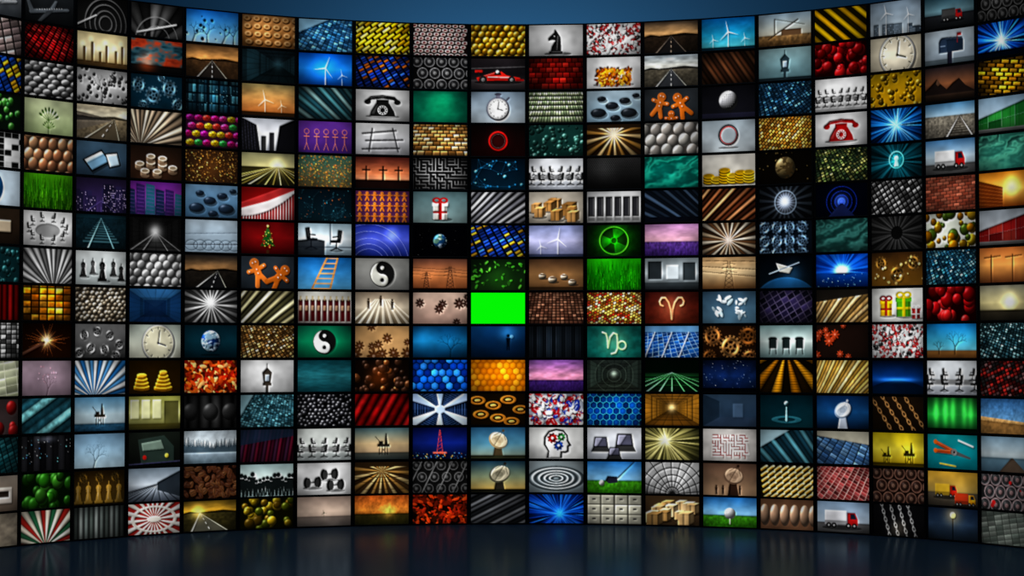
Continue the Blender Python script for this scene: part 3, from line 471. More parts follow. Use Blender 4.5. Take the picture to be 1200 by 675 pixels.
row(5,
 ("bright blue circle on white", lambda: (bg('d8e8f4'), S(6, 4.5, 4.2, '1a78d0', amb=.5), S(6, 4.5, 2.6, '0a3c88', amb=.5), E(6, 4.5, 1.2, c='bfe4ff'))),
 ("fresh green grass", lambda: grass('1c5a08', '68c020', '0c3004')),
 ("violet night skyscrapers", lambda: (bg('201830', '443468'), city(['1c1a34', '2a2448'], 12, 9, 3, 8, 'b0a0e8', .35), track_lines())),
 ("purple and teal city towers", lambda: (bg('6a2c8a', 'a04898'), tilt_blocks(['1c2c4c', '3a2460', '2c6478'], '8a50a8'))),
 ("smooth zen stones on blue", lambda: stones('7a9cb8', '4a6c88', '2c3e54')),
 ("red curved bars on white", lambda: (bg('f0f0f0', 'e8e0e0'), [(G([(x, 9), (x+.62, 9), (x+.62, 8-(x/16)**2*7), (x, 8.3-(x/16)**2*7)], 'c81818'), G([(x+.4, 9), (x+.62, 9), (x+.62, 8-(x/16)**2*7), (x+.4, 8.1-(x/16)**2*7)], '700')) for x in np.arange(0, 16, .85)], G([(0, 0), (16, 0), (16, .6), (8, 3.8), (0, 6)], 'a81414', .85), G([(0, 0), (12, 0), (5, 2.6), (0, 4.4)], '7a0c0c', .9))),
 ("dark globe of dots", lambda: (bg('06121a', '0c2028'), net('2c6070', 40, .04, .1, 2.6), scat(['a86030', '40808c'], 40, .12, kind=2))),
 ("orange and purple figure pattern", lambda: (bg('5a2c58'), [man(x, y, .62, 'd8802c', '301830') for y in (1.6, 4.6, 7.6) for x in np.arange(1.3, 16, 2.2)])),
 ("gift box with red ribbon", lambda: (bg('5a7478', '8aa0a0'), gift(8, 5.9, 2.1, 'e8e4dc', 'b81818'))),
 ("polished steel pipes", lambda: (stripes(['a8a8ac', '6a6a70', 'c8c8cc'], 50, 1.9, .95, .5))),
 ("opened cardboard boxes", lambda: boxes(n=11, s=1.7)),
 ("row of black server cabinets", lambda: (bg('e8e8e8', 'a0a0a0'), [[B(x, 1.6, x+2, 7.2, '1a1a1a'), B(x+.2, 1.9, x+1.7, 6.9, '303034'), B(x+1.5, 1.9, x+1.7, 6.9, '777'), B(x, 7.3, x+2, 8.4, '555', .4)] for x in (.4, 3, 5.6, 8.2, 10.8, 13.4)])),
 ("night road with light stripes", lambda: (stripes(['1c2634', '0a0e16', '44566c', '0c121c'], -55, 1.3, .5, .8), low(7.6, '0a0c14'))),
 ("copper pipes", lambda: stripes(['a86840', '5a2c18', 'd89868', '3a1c10'], 48, 1.6, .95, .4)),
 ("white radial light tunnel", lambda: (fan(['3a4450', '0c0e12'], 40, 8, 4.5, .6, dark=.6), glow(8, 4.5, 2.3, 'dfeaff', 1.), RG(8, 4.5, 3.2, .3, '8090a0'))),
 ("blue lit tunnel", lambda: (bg('02040c'), [RG(8, 5, r, .16, '1c3cb0', r*.9, .8) for r in (1, 2, 3.2, 4.6)], glow(8, 5, 1.6, '5a80ff', .9), G([(7.6, 5.5), (8.4, 5.5), (12, 9), (4, 9)], '1a2450'))),
 ("dark grey cube maze", lambda: (cells(['6a6a6a', '3a3a3a', '8a8a8a'], '0c0c0c', 30, 1.4, 1.4, .3, vary=.4, lit=.9))),
 ("reddish brown brick wall", lambda: cells(['8a4a38', '7a3c2c', '9a5c48'], '3a2420', 3, 2, .85, .1, .5, vary=.18)),
 ("orange sunset building", lambda: (bg('d88828', 'f0c060', '8a4414'), G([(0, 2), (8, 4), (8, 9), (0, 9)], '6a3010'), [L(0, 3+k, 8, 4.6+k*.8, .12, 'c87830', .6) for k in range(6)], glow(11, 4, 2.5, 'ffe090', .9))))
row(6,
 ("brown and white furniture", lambda: (bg('3a2c20', '1c140e'), B(5, 3, 13, 6, 'c8b8a0'), B(6, 6, 7, 9, '8a7860'))),
 ("black chairs in a ring", lambda: (bg('f0f0f0', 'd0d0d0'), E(8, 5, 4, 1.8, 'a0a0a0'), [chair(8+6*math.cos(a), 5.2+3*math.sin(a), .8, '1a1a1a', -math.copysign(1, math.cos(a))) for a in np.arange(0, 6.2, .63)])),
 ("teal railway rising in dark", lambda: track('0c2028', '2c5c68', '10242c', '8ab8c0', '3a5c64', 1)),
 ("white corridor lines on black", lambda: (corr('161616', '2c2c2c', '101010', 8, 4, 2, 'fff', 2, .7), [L(8, 4, x, 9.2, .05, 'ccc', .7, .22) for x in (0, 4, 12, 16)])),
 ("wire arcs on pale blue", lambda: (bg('c8d8e4', 'a8bccc'), [RG(x, 7, 1.9, .12, '5a6c7c', 1.4) for x in (2, 4.6, 7.2, 9.8, 12.4, 15)], L(0, 7, 16, 6.6, .15, '445'), L(0, 4, 16, 3.4, .15, '89a'))),
 ("lit christmas tree on red", lambda: (bg('5a0a0c', '7a1012', '300406'), [G([(8, 1.2+k*1.4), (8-1.1-k*.6, 3.8+k*1.5), (8+1.1+k*.6, 3.8+k*1.5)], ['246828', '1a5a20', '124818'][k]) for k in (2, 1, 0)], B(7.6, 7.8, 8.4, 8.8, '3a2010'), scat(['f0d060', 'f04030'], 24, .16, 2.8, 8, 2, .3, 6.6, 9.5), E(8, 1.2, .35, c='fe6'))),
 ("black office chairs in window light", lambda: (bg('a8c0cc', 'e8f0f4', '8094a0'), B(9.5, 0, 9.8, 6, '678'), B(0, 6.6, 16, 6.9, '456', .6), chair(4, 6.2, 2, '0c0e12'), chair(11.5, 6.6, 1.9, '0c0e12', -1), G([(0, 5), (5, 4.4), (8, 5), (8, 9), (0, 9)], '10141a', .85))),
 ("white arcs on violet blue", lambda: (bg('2a3ca8', '5a68d0', '182878'), [RG(4, 12, r, .1, 'c8d0ff', al=.7) for r in (5, 6.4, 8, 10, 12)], glow(11, 3, 2, '8fa0ff', .6))),
 ("small earth on black", lambda: (bg('020204'), globe(8, 4.6, 2, '2c6ca8', '6a8a6a'), scat(['888'], 20, .05, kind=2))),
 ("blue keyboard with gold keys", lambda: (cells(['1c3c98', '2c58c8', 'c89828', '12265c'], '04060c', 28, 2.4, 1.1, .28, p=.2, vary=.35, lit=.6))),
 ("wind turbines on lavender sky", lambda: (bg('9aa4d0', 'c8c8e8', '8a90b8'), mott(.1, 4, 5), turb(8.5, 4, 3.4, 'fff', .7), turb(3.5, 6, 1.8, 'fff'), low(8.3, '4a5478'))),
 ("green radiation symbol on black", lambda: (bg('041004'), glow(8, 4.5, 5, '18a010', .7), radiat(8, 4.5, 3.9, '041004'), mott(.3, 14, 8), glow(8, 4.5, 3, '208010', .6), RG(8, 4.5, 4.2, .25, '60ff30', 3.9))),
 ("lavender field under pink sky", lambda: (bg('c898c8', 'e8b8c8', '9878b8'), mott(.15, 4, 8), low(5, '6a4898', '3c2468'), mott(.35, 40, 12, 2, 5))),
 ("brown paper burst", lambda: (fan(['8a5c38', 'd8c0a0', '3a2010', 'f0e4d0'], 40, 8, 5, .5, dark=.5), glow(8, 5, 1.4, 'fff', .6))),
 ("blue chrome wheel rims", lambda: (bg('0a1018'), [gear(x, y, 1.7, '7a9cbc', 10, '0a1420', x) for y in (1.8, 5.6, 9) for x in (1.6, 5.4, 9.2, 13)])),
 ("dark green storm wave", lambda: waves(['0a1c1c', '1c4440', '3a706a', '0c2624'], 1.2)),
 ("dark eye with grey rays", lambda: (fan(['3a3a3a', '181818', '555'], 50, 8, 4.5, .5, dark=.5), E(8, 4.5, 1.8, c='080808'))),
 ("yellow plums on white", lambda: (bg('d8dcd0'), scat(['e0a818', 'd89010', 'f0c030', '5a7a20'], 40, 1.15))),
 ("red containers in grey yard", lambda: containers(['a82020', '8a1818', 'b83a30'], 'a8b0b8', 'd0d4d8', flip=0)))
row(7,
 ("dark teal droplets", lambda: (bg('0c2c30'), scat(['2c6c70', '1a4448'], 50, .7))),
 ("silver fanned sheets", lambda: fan(['b8b8b8', '6a6a6a', 'd8d8d8'], 38, 10, 11, .8)),
 ("black chess pieces on white", lambda: (bg('e4e8e8', 'b0b8b8'), [chess(x, y, s, c) for x, y, s, c in ((2.5, 7, 1.3, '222'), (5.5, 6.2, 1.2, '555'), (8.5, 8, 1.7, '111'), (12, 6.6, 1.3, '333'), (14.5, 7.8, 1.3, '1a1a1a'))])),
 ("white and grey balls", lambda: balls(['c8c8c8', 'e0e0e0', 'a8a8a8'], '444', 1.3, .12, amb=.3)),
 ("dark road at brown dusk", lambda: road('1c1a1a', '8a6a48', '1c1814', '141416', 4.4, 10, 5)),
 ("gingerbread man on dark slate", lambda: (bg('343c44', '20262c'), man(5, 4.4, 1.9, 'c87430', rot=-.4), man(11.4, 5.6, 1.9, 'b8641e', rot=.8))),
 ("orange ladder against blue sky", lambda: ladderp('1c6cb0', '6ab4e0', 'd89a48')),
 ("black yin yang on grey", lambda: (bg('a8a8a4', '7a7a78'), yin(8, 4.5, 3.5, 'c8c8c0', '141414'))),
 ("power pylons at orange dusk", lambda: (bg('6a4438', 'c88454', '8a5030'), pylon(4, 8.6, 3, '1c1010'), pylon(11, 8.6, 4, '1c1010'), [L(0, y, 16, y+.8, .06, '1c1010') for y in (2.6, 3.4, 4.4)], low(8.4, '140c0a'))),
 ("green butterflies on dark", lambda: (bg('0c1c0c', '142c10'), scat(['3c8a28', '58b838', '2a5c1c'], 46, .5, 1, 8, 1), glow(8, 5, 4, '1a4a10', .4))),
 ("white cups on wooden table", lambda: (bg('4a3424', '8a6844', '6a4c30'), [(E(x+.4, y+.7, r*1.2, r*.3, '000', .4), S(x, y, r, 'd8c8b0', r*.8), E(x, y-.45*r, r*.7, r*.2, '6a5440')) for x, y, r in ((4, 5, 1.1), (7, 6, 1.3), (10.4, 5.2, 1.1), (12.8, 6.8, 1.2))], low(8, '3a2818'))),
 ("vivid green lawn", lambda: grass('0c7008', '38d018', '085004')),
 ("grey industrial hall", lambda: (bg('8a9498', 'b8c0c4', '444c50'), B(1, 1, 5, 6, '2a3034'), B(6.4, 2, 10, 6, 'd8e0e4'), B(11.4, 1.4, 15, 6.4, '343c40'), low(7, '4a5256', '23282c'))),
 ("sepia pylon wires", lambda: (bg('c8a478', 'e0c8a0', '6a4828'), pylon(8, 9.2, 5, '2a1a10'), [L(0, y, 16, y*1.4, .1, '3a2414') for y in (1, 2.6, 4)])),
 ("spacecraft above dark earth", lambda: (bg('020408', '061018'), E(8, 14, 10, 8, '184468'), glow(10, 5.5, 3, '3a78a8', .4), G([(5, 2), (10, 3.4), (9, 5), (6, 4.4)], 'b8b8b0'), L(3, 5, 12, 2, .3, '8a98a8'))),
 ("bright sky over blue sea", lambda: (star(['0a3088', '1460d0', '2a80e0'], 8, 4.6, 40, '8fc0ff'), glow(8, 4.5, 2.2, 'fff', .9, 1.2), low(5.2, '0c48a0', '041c50'), scat(['8fd0ff'], 30, .12, 5.4, 9, 2))),
 ("gold clockwork gears", lambda: (bg('3a2410', '8a6020'), [gear(x, y, r, 'b88840', 12, '2a1808', x) for x, y, r in ((3, 3, 1.8), (8, 6, 2.3), (13, 3, 2))], scat(['f0d080'], 20, .3, kind=2))),
 ("blue aerial city blocks", lambda: aerial(['3a7894', '6aa8b8', '204c64'], '0a1c28')),
 ("cranes in orange haze", lambda: (bg('c87840', 'e8a860', '6a3c20'), [[L(x, 9, x, 2, .3, '3a2010'), L(x-2.4, 2.6, x+3, 2.2, .2, '3a2010')] for x in (4, 11)])))
row(8,
 ("red cylinders in rows", lambda: (stripes(['a81818', '5a0808'], 0, 2, .9))),
 ("orange lit factory frames", lambda: (cells(['c87818', '6a3808', 'e8a030'], '140a02', 0, 2.6, 1.7, .2, vary=.6, lit=.4), mott(.5, 10, 8))),
 ("tan gravel stones", lambda: balls(['a89c88', '8a7c68', 'c0b4a0'], '3a3228', .8, .25, .8)),
 ("blue box interior", lambda: (corr('1c4878', '12305a', '3a70a0', 8, 5, .6, '4a88c0', 2, .25, .2), B(4.6, 3, 11.4, 7.2, '081a34', .7))),
 ("grey escalator perspective", lambda: (fan(['8a8a8a', '2c2c2c', 'c8c8c8', '444'], 44, 8, 4, .4), glow(8, 3.4, 2, 'fff', .8), vig(.4))),
 ("greenish gold steel beams", lambda: stripes(['b8b088', '3a3824', 'e0d8b0', '5a5438'], 48, 1.8, .7, .5)),
 ("row of dark red bottles", lambda: (bg('d8d8d0', '8a8480'), bottles('5a0c10', 9, 2.2, 8.4, 'c8b890'))),
 ("pale brown pedestrian crossing", lambda: (bg('8a7c6c', 'c8bca8', '786850'), [G([(8+q*.5, 2), (8+q*.5+.3, 2), (8+q*2.4+1, 9), (8+q*2.4, 9)], 'e4dccc', .8) for q in range(-4, 5)], [person(x, y, .9, '3a2c20') for x, y in ((4, 4.8), (11, 5), (7.6, 4))])),
 ("brown blossoms on pale pink", lambda: (bg('d0b8a8', 'a88c80'), flowers_over('3a2018', 7, 1.6))),
 ("plain bright green", lambda: bg('05f505')),
 ("brown wooden keyboard", lambda: (cells(['6a4838', '523428', '8a6450'], '1c100c', 0, 1.3, 1, .25, p=.3, vary=.2))),
 ("gold and red mosaic", lambda: (cells(['d8b050', 'a83820', 'e8d088', '8a5c20'], '2c1008', 25, .9, .7, .2, .5, vary=.3))),
 ("glowing ram zodiac sign", lambda: zodiac(0, 'ffb080', '3a100c', '5a1c10')),
 ("white fish shapes on slate", lambda: (bg('3a5468', '5a7c90'), scat(['c8dce4', 'e8f0f4'], 26, .8, 1.6, 7.6, 1, .5, 3, 13))),
 ("dark purple lattice", lambda: (cells(['1c1830', '342c50', '101020'], '6a6080', 30, 2, 1.6, .12, vary=.3), vig(.6))),
 ("weathered tan planks", lambda: (planks(['b8945c', 'd0b080', '8a6c3c'], -50), G([(0, 0), (16, 0), (16, 1.4), (0, 3.4)], '1c1814'))),
 ("wrapped gift boxes on white", lambda: (bg('f0f0ec', 'd0d0cc'), gift(4.5, 5.6, 1.8, 'e0b81c', 'b02020'), gift(10, 5.4, 2.2, '58b020', 'e8d020'), gift(13.8, 7, 1.2, 'c02828', 'eee'))),
 ("glossy red cherries", lambda: blob(['c01418', '8a080c', 'e02828'], '140002', 26, 1.7)),
 ("sunlit grey horizon", lambda: (bg('8a8878', 'e0d4a0', '5a5444'), glow(10, 4.5, 2.4, 'fff0a0', .7), low(6.4, '3a3428', '1c1a14'))))
row(9,
 ("grey and white tile grid", lambda: cells(['888', '333', 'ccc'], '0c0c0c', 0, 1.8, 1.2)),
 ("orange welding sparks", lambda: (bg('0c0402', '1c0a04'), [L(8, 4.5, 8+(3+5*R.rand())*math.cos(a), 4.5+(2+3*R.rand())*math.sin(a), .14, 'e88038', .8, .03) for a in np.arange(0, 6.28, .22)], glow(8, 4.5, 1.6, 'ffd0a0', 1), L(0, 8, 7, 5, .7, '5a3a2c'))),
 ("silver bolts in a circle", lambda: (bg('8a8a8a', '3a3a3a'), [gear(x, y, 1.5, 'b8b8b8', 6, '1a1a1a', x) for x, y in ((3, 3), (7, 2), (11, 3), (14, 5.4), (5, 6.4), (9.4, 6.8), (1.4, 7.6), (13, 8.4))])),
 ("pale clock over grey", lambda: (bg('a8b0a8', 'd0d0c0'), clock(9, 5, 4.6, 'd8d4bc', '445'))),
 ("earth globe in dark teal", lambda: (bg('08222c', '0c3440', '051820'), globe(8, 4.4, 2.9, '1c58b8', 'b0c8c8'), E(8, 8.2, 3, .3, '000', .4))),
 ("sepia aerial streets", lambda: aerial(['a88450', 'c8a870', '6a4c28'], '2c1c0c')),
 ("yin yang on glowing green", lambda: (bg('0a4c38', '0c6848', '073424'), glow(8, 4.5, 5, '1a9060', .4), yin(8, 4.5, 3.3))),
 ("brown star anise on tan", lambda: flowers('5a3418', 'b89468', 12, 1.8)),
 ("tree in deep blue water", lambda: (bg('0c4068', '1c6c98', '082c48'), tree(11, 9, 2.2, -1.5, .3, '062030', 6), glow(4, 3, 3, '2a80a8', .4))),
 ("diver in dark blue sea", lambda: (bg('10406c', '0a2848', '051428'), glow(11, 2, 2.4, '4a90b8', .5), person(11, 7, 1.4, '040c18'), E(12, 3, .5, c='6aa0c0'))),
 ("dark vertical door panels", lambda: (stripes(['1c242c', '0c1014'], 0, 1.4, .4, 0, '343c48', .08), vig(.4))),
 ("glowing sea goat zodiac sign", lambda: zodiac(1, 'c8f0b0', '0c4844', '10645c')),
 ("blue solar panels", lambda: (bg('5a98d0', 'a8c8e0'), cells(['1c58a8', '2c70c0', '144488'], 'a8c8e8', 12, 1.9, 1.4, .1, p=.5, vary=.15), B(0, 0, 16, 1.8, '78acd8'), [L(x, 1.8, x-3, 9, .3, 'cfe0f0') for x in (3, 8, 13)])),
 ("interlocking bronze gears", lambda: (bg('1c0e06'), [gear(x, y, r, c, 16, '1a0c04', x) for x, y, r, c in ((3, 3, 2.6, 'b87c44'), (8.4, 6, 3, 'd09858'), (13.6, 3, 2.6, '9a602c'), (14, 9, 2.2, 'b87c44'), (2, 8.8, 2, '9a602c'))])),
 ("black stools on pale teal", lambda: (bg('8aa8a8', 'd8e4e0', '6a8484'), [[E(x, 3.8, 1.3, .5, '151c1c'), B(x-1.1, 3.8, x+1.1, 6.4, '1c2626'), L(x-.8, 6.2, x-1, 8, .2, '111'), L(x+.8, 6.2, x+1, 8, .2, '111')] for x in (4, 8, 12)])),
 ("orange flowers in dark", lambda: flowers('a84020', '1c100c', 12, 1.3)),
 ("red white and black pills", lambda: pills('c8c8c8')),
 ("bare tree on cyan sky", lambda: (bg('1c8ad0', '58c0e0', '9ad8e0'), low(7, 'a87840', '6a4420'), tree(9, 8, 1.9, -1.5, .28, '2a1c14', 6), tree(4, 8, 1.2, -1.6, .2, '2a1c14', 5))),
 ("dark teal skyscraper windows", lambda: (cells(['2c4c54', '6a9094', '1c3438'], '060e12', -18, 1.2, .9, .3, p=.4, vary=.4))))
row(10,
 ("pale green paper sheets", lambda: (cells(['c8ccb0', 'a8ac90'], 'e0e0cc', 8, 4, 2, .05, vary=.1))),
 ("tiny flower twig on mauve", lambda: (bg('b09ca8', '988490'), tree(8, 9, 1.8, -1.3, .15, '3a242c', 6, .45), scat(['d8a8b8'], 18, .2, 1.5, 6, 2, .3, 5, 12))),
 ("blue and white fan stripes", lambda: fan(['2c78b8', 'd0e0ec', '5a9cd0', 'f0f4f8'], 44, 6, 10, .5)),
 ("stacked gold weights on dark", lambda: (bg('1c1002', '2a1a06'), [[E(x, y+.7, w, .5, '8a5c10'), B(x-w, y, x+w, y+.7, 'c8921c'), B(x+w*.4, y, x+w, y+.7, '6a4408', .6), E(x, y, w, .5, 'e8b83c')] for x, y, w in ((4, 7, 2.4), (4, 6, 2.1), (4, 5, 1.8), (4, 4, 1.5), (10.6, 7.2, 2.8), (10.6, 6.2, 2.4), (10.6, 5.2, 2.), (10.6, 4.2, 1.6), (10.6, 3.2, 1.2))])),
 ("red and orange maple leaves", lambda: leaves(['c83010', 'e87828', 'a82010', 'e8b070', 'd8501c'], '4a1408', 240, .8)),
 ("dark lantern on pale grey", lambda: (bg('e8e8e8', 'c0c0c0'), lantern(8, 6.4, 1.4, '3c342c'))),
 ("smooth teal gradient water", lambda: (bg('0c3c44', '2a6c74', '104048'), mott(.2, 6, 20))),
 ("glowing coals on dark brown", lambda: (blob(['4a2c1c', '2c180e', '8a5028'], '0c0604', 40, 1.), glow(7, 5, 3, 'a84c10', .35))),
 ("blue glossy hexagon tiles", lambda: hexa(['0a48b8', '1c70e0', '062c80', '3a98f8'], '02081c', 1.25)),
 ("orange honeycomb", lambda: (hexa(['e08c14', 'f0a828', 'd07808'], 'a85404', 1.1, .1, .25, .1), glow(11, 3, 4, '604010', .4))),
 ("pink sky over violet field", lambda: (bg('8a5ca8', 'e09cb8', 'c078a8'), mott(.25, 5, 8), low(5.8, '4a2c78', '2c1850'), mott(.3, 40, 12, 2, 5.8))),
 ("dim green concrete tunnel", lambda: (corr('3a4840', '2c342c', '28302c', 8, 4, 2, 'c8d8c8', 1, .7), [RG(8, 4.4, r, .12, '6a7a6c', r*.9, .5) for r in (2, 3.6, 5.6)])),
 ("green laser light grid", lambda: (bg('020804'), low(3.8, '0c2c14', '041008'), [L(8, 3.6, x, 9.4, .05, '8af0a0', .9, .35) for x in (-10, -4, 0, 4, 8, 12, 16, 20, 26)], [L(0, y, 16, y, .1, '38b050', .7) for y in (4.4, 5.4, 7.2)])),
 ("starry night blue sky", lambda: (bg('060c20', '10244c', '081430'), scat(['a8c0f0'], 50, .08, kind=2), mott(.4, 6, 4), low(7.8, '020408'))),
 ("hanging gold chains", lambda: (fan(['d89820', '1c1004', 'a86c10', '0c0802'], 26, 8, -3, .6), cellsdark())),
 ("yellow pine boards", lambda: planks(['d8b060', 'e8c880', 'b8903c'], -55, 1.3)),
 ("blue planet horizon glow", lambda: (bg('020818', '0a3878', '020c20'), E(8, 15, 14, 9.6, '03142c'), glow(8, 5.3, 6, '5ab0ff', .6, .6))),
 ("black desk chairs on white", lambda: chairs('e8ecf0', 'a8acb4', 4, 1.2, 5.6)),
 ("dark red circuit blocks", lambda: cells(['8a2420', '3a1010', '5a4040', '1c1c1c'], '0c0404', 20, 1.2, .9, .25)))
row(11,
 ("red discs on grey", lambda: (bg('3a3030'), scat(['b82020'], 14, 1.6, kind=0))),
 ("teal sea spray rays", lambda: (stripes(['2c6878', '7ab8bc', '1c4854'], 60, 2.2, .4), mott(.4))),
 ("oil rig on calm blue sea", lambda: (bg('6aa4c8', 'c0d4dc', 'a8b4b8'), low(7, '3a6c8a', '1c4058'), mott(.2, 20, 20, 2, 7), rig(8, 7.4, 1.4, '2c2418'))),
 ("yellow green empty office", lambda: (bg('a8a858', 'd8d890', '5a5830'), [B(x, 1, x+2.6, 6, 'f0f0c0') for x in (.6, 4, 7.4)], B(11, 1.4, 15.4, 9, '6a6838'), low(7.4, '5a5424', '343014'))),
 ("dark grey spheres", lambda: (stripes(['444', '222', '3a3a3a'], 0, 3.4, .85), [S(x, 4.6, 2.4, '3a3a3a') for x in (2, 8, 14)], vig(.5))),
 ("teal glass skyscraper", lambda: (cells(['3a6470', '5a8a94', '204048'], '0c1c22', -15, 1., .7, .16, p=.4, vary=.25), G([(0, 0), (4, 0), (0, 6)], '8fb0b8'))),
 ("black coal lumps", lambda: balls(['2c2c30', '1c1c20', '48484e'], '040404', .7, .3, .9, spec=.5)),
 ("dark red velvet cushions", lambda: (stripes(['b81c1c', '6a0808', '980f10'], 30, 2.4, .85), mott(.4, 6, 4))),
 ("skyscrapers seen from below", lambda: tower_up()),
 ("golden rings on black", lambda: (bg('140c04'), [[RG(x, y, 1.9, .45, 'b87828', 1.), E(x, y, .9, .4, 'e0a858')] for x, y in ((2, 2), (6.6, 3.4), (11, 1.8), (14.6, 4.6), (3, 6), (8, 7), (12, 8))])),
 ("red blue and white capsules", lambda: (bg('a0a4b0'), scat(['c01820', '1c3cb0', 'c01820', 'f4f4f4', 'f4f4f4'], 120, 1.1, kind=3))),
 ("glowing blue hexagon mesh", lambda: (hexa(['0a3880', '1058b0', '062050'], '48b8f8', 1.1, .08), glow(8, 4.5, 4, '1060c0', .3))),
 ("golden warehouse aisle", lambda: (corr('c88c30', '7a5018', 'a8742a', 8, 4, 2.4, 'fff0c0', 1.2, .8))),
 ("slate blue empty room", lambda: (bg('34485c', '24364a'), G([(0, 0), (5, 2), (5, 6.4), (0, 9)], '1c2c3c'), G([(5, 6.4), (16, 6.4), (16, 9), (0, 9)], '2c3c50'), B(9, 2.6, 12, 6.4, '4a6078'))),
 ("splashing water drop on dark", lambda: (bg('041c24', '0a3038'), E(8, 6.8, 4.5, 1., '2a6470'), E(8, 6.8, 2.6, .55, '0c2c34'), L(8, 7, 8, 3.4, .7, '8ab8c0', 1, .3), S(8, 2.4, .7, 'a8d4dc'))),
 ("white satellite dish at night", lambda: (bg('0a2c58', '1c5488', '061428'), dish(8, 4, 2.6, 'e8ecf0', -.5, '8a9cb0', 'b0b8c4'))),
 ("rusty brown chains", lambda: links('9a7448', '1c120a', .95, 4, 1.1)),
 ("green aurora", lambda: (bg('0c4018', '28a040', '0a2c14'), [glow(x, 3.6, .9, '70ff70', .45, 4) for x in (3, 6, 8.4, 12, 14)], low(8, '041008'))),
 ("stone pier under blue sky", lambda: (bg('3a6ca0', '8ab4d0'), G([(0, 4.6), (16, 6), (16, 9), (0, 9)], '9a7444'), G([(0, 4.6), (16, 6), (16, 6.6), (0, 5.6)], 'd0a870'), mott(.2, 20, 12))))
row(12,
 ("dark teal facade", lambda: cells(['1c4448', '0c2c30'], '040e10', 20, 2, 1)),
 ("black server racks with lights", lambda: (stripes(['26262a', '0c0c0e'], 0, 2, .3), scat(['ddd', '6af'], 40, .12, 1, 7, 2), glow(8, 1, 3, '8a90a0', .5, .8))),
 ("branches on pale blue", lambda: (bg('8ab0cc', 'c0d8e4'), tree(6, 9.4, 2.2, -1.3, .22, '2a4050', 7, .42))),
 ("dark train with red lights", lambda: (bg('1c221c', '0a0c0a'), G([(3, 2), (11, 1), (14, 4), (14, 8), (4, 8.4)], '2c3a34'), G([(4, 3), (10, 2.2), (11, 4.6), (4.4, 5)], '7a8c80'), E(5, 6.8, .6, c='c02018'), E(11.8, 6.4, .6, c='d8c850'), L(0, 8.6, 16, 8, .3, '446'))),
 ("misty pine forest lake", lambda: (bg('c8d4dc', 'dfe6ea', '8a9ca8'), [G([(x, 6), (x+.45, 6-1.5-2*R.rand()-abs(x-8)*.15), (x+.9, 6)], '4a5c68') for x in np.arange(-.5, 16, .5)], low(6, 'a8b8c4', '70848f'), mott(.1))),
 ("maroon corrugated wall", lambda: (stripes(['5a1428', '2c0a18', '3c1c34'], 10, 1.1, .7), G([(0, 0), (16, 0), (16, 2), (0, 4.4)], '16283a', .8))),
 ("black boardroom chairs", lambda: chairs('d8dcd8', '9aa0a0', 5, 1., 5.8)),
 ("offshore rig at hazy sunset", lambda: (bg('4a6870', 'd0b890', 'a89078'), low(7, '5a5c54', '2c3434'), rig(8.5, 7.6, 1.5, '1c1814'))),
 ("red lit tower on deep blue", lambda: (bg('060c3c', '14287c', '030820'), [L(8-(.9-k*.12), 7.4-k, 8+(.9-k*.12), 6.6-k, .12, 'd83828') for k in range(6)], L(7.1, 7.6, 7.95, .8, .16, 'e84838'), L(8.9, 7.6, 8.05, .8, .16, 'e84838'), B(6, 7, 10, 7.5, 'e86048'), low(7.8, '0a1030'), scat(['f0a050', '58a0f0'], 50, .14, 7.2, 9, 2))),
 ("cream satellite dish on sky", lambda: (bg('2c5878', '5a90a8', 'b0b8a0'), dish(8, 3.8, 2.8, 'e8dcc0', .5, 'a89470', '5a4c34'), low(8, '3a3c28'))),
 ("head outline with coloured gears", headp),
 ("black laptops on white", lambda: (bg('e4e6ea', 'b8bcc4'), laptop(4, 5.6, 2.2), laptop(11, 5.2, 2.6), laptop(8, 8, 1.8))),
 ("golden green light rays", lambda: (star(['2c2c14', '8a8450', 'd8d098'], 6, 3.6, 50, 'f0e8b0'))),
 ("red maze lines on white", lambda: (bg('d8d4d0'), G([(3, 2), (12.6, 1.2), (14, 7.2), (2.4, 8)], 'f0e8e4'), mazeover('b82828', 3, 13, 1.8, 7.4))),
 ("teal tower corner", lambda: (stripes(['1c4454', '5a909c', '12303c'], -40, 1.6, .5, .3), G([(0, 0), (9, 0), (0, 5)], '9ab4bc'))),
 ("blue warehouse roof tiles", lambda: (cells(['4a6c90', '34547a', '6a8cac'], '101c2c', -28, 2.6, 1.2, .12, p=.3, vary=.2), G([(0, 0), (16, 0), (16, 3.6), (0, 1.4)], 'b8b4a4'))),
 ("oil pumps on yellow sky", lambda: (bg('c8b420', 'e8d850', 'a88c18'), rig(4.4, 8.2, 1.1, '2c2408'), rig(11.4, 8.2, 1.4, '2c2408'), low(8, '4a3c08'))),
 ("orange pliers on turquoise", pliers),
 ("wooden pier on pale horizon", lambda: (bg('8aa8bc', 'c8d4d8', '7a94a4'), low(5.4, '6a8898', '4a6474'), G([(10, 5.4), (10.6, 5.4), (15, 9), (6, 9)], '5a4c40'))))
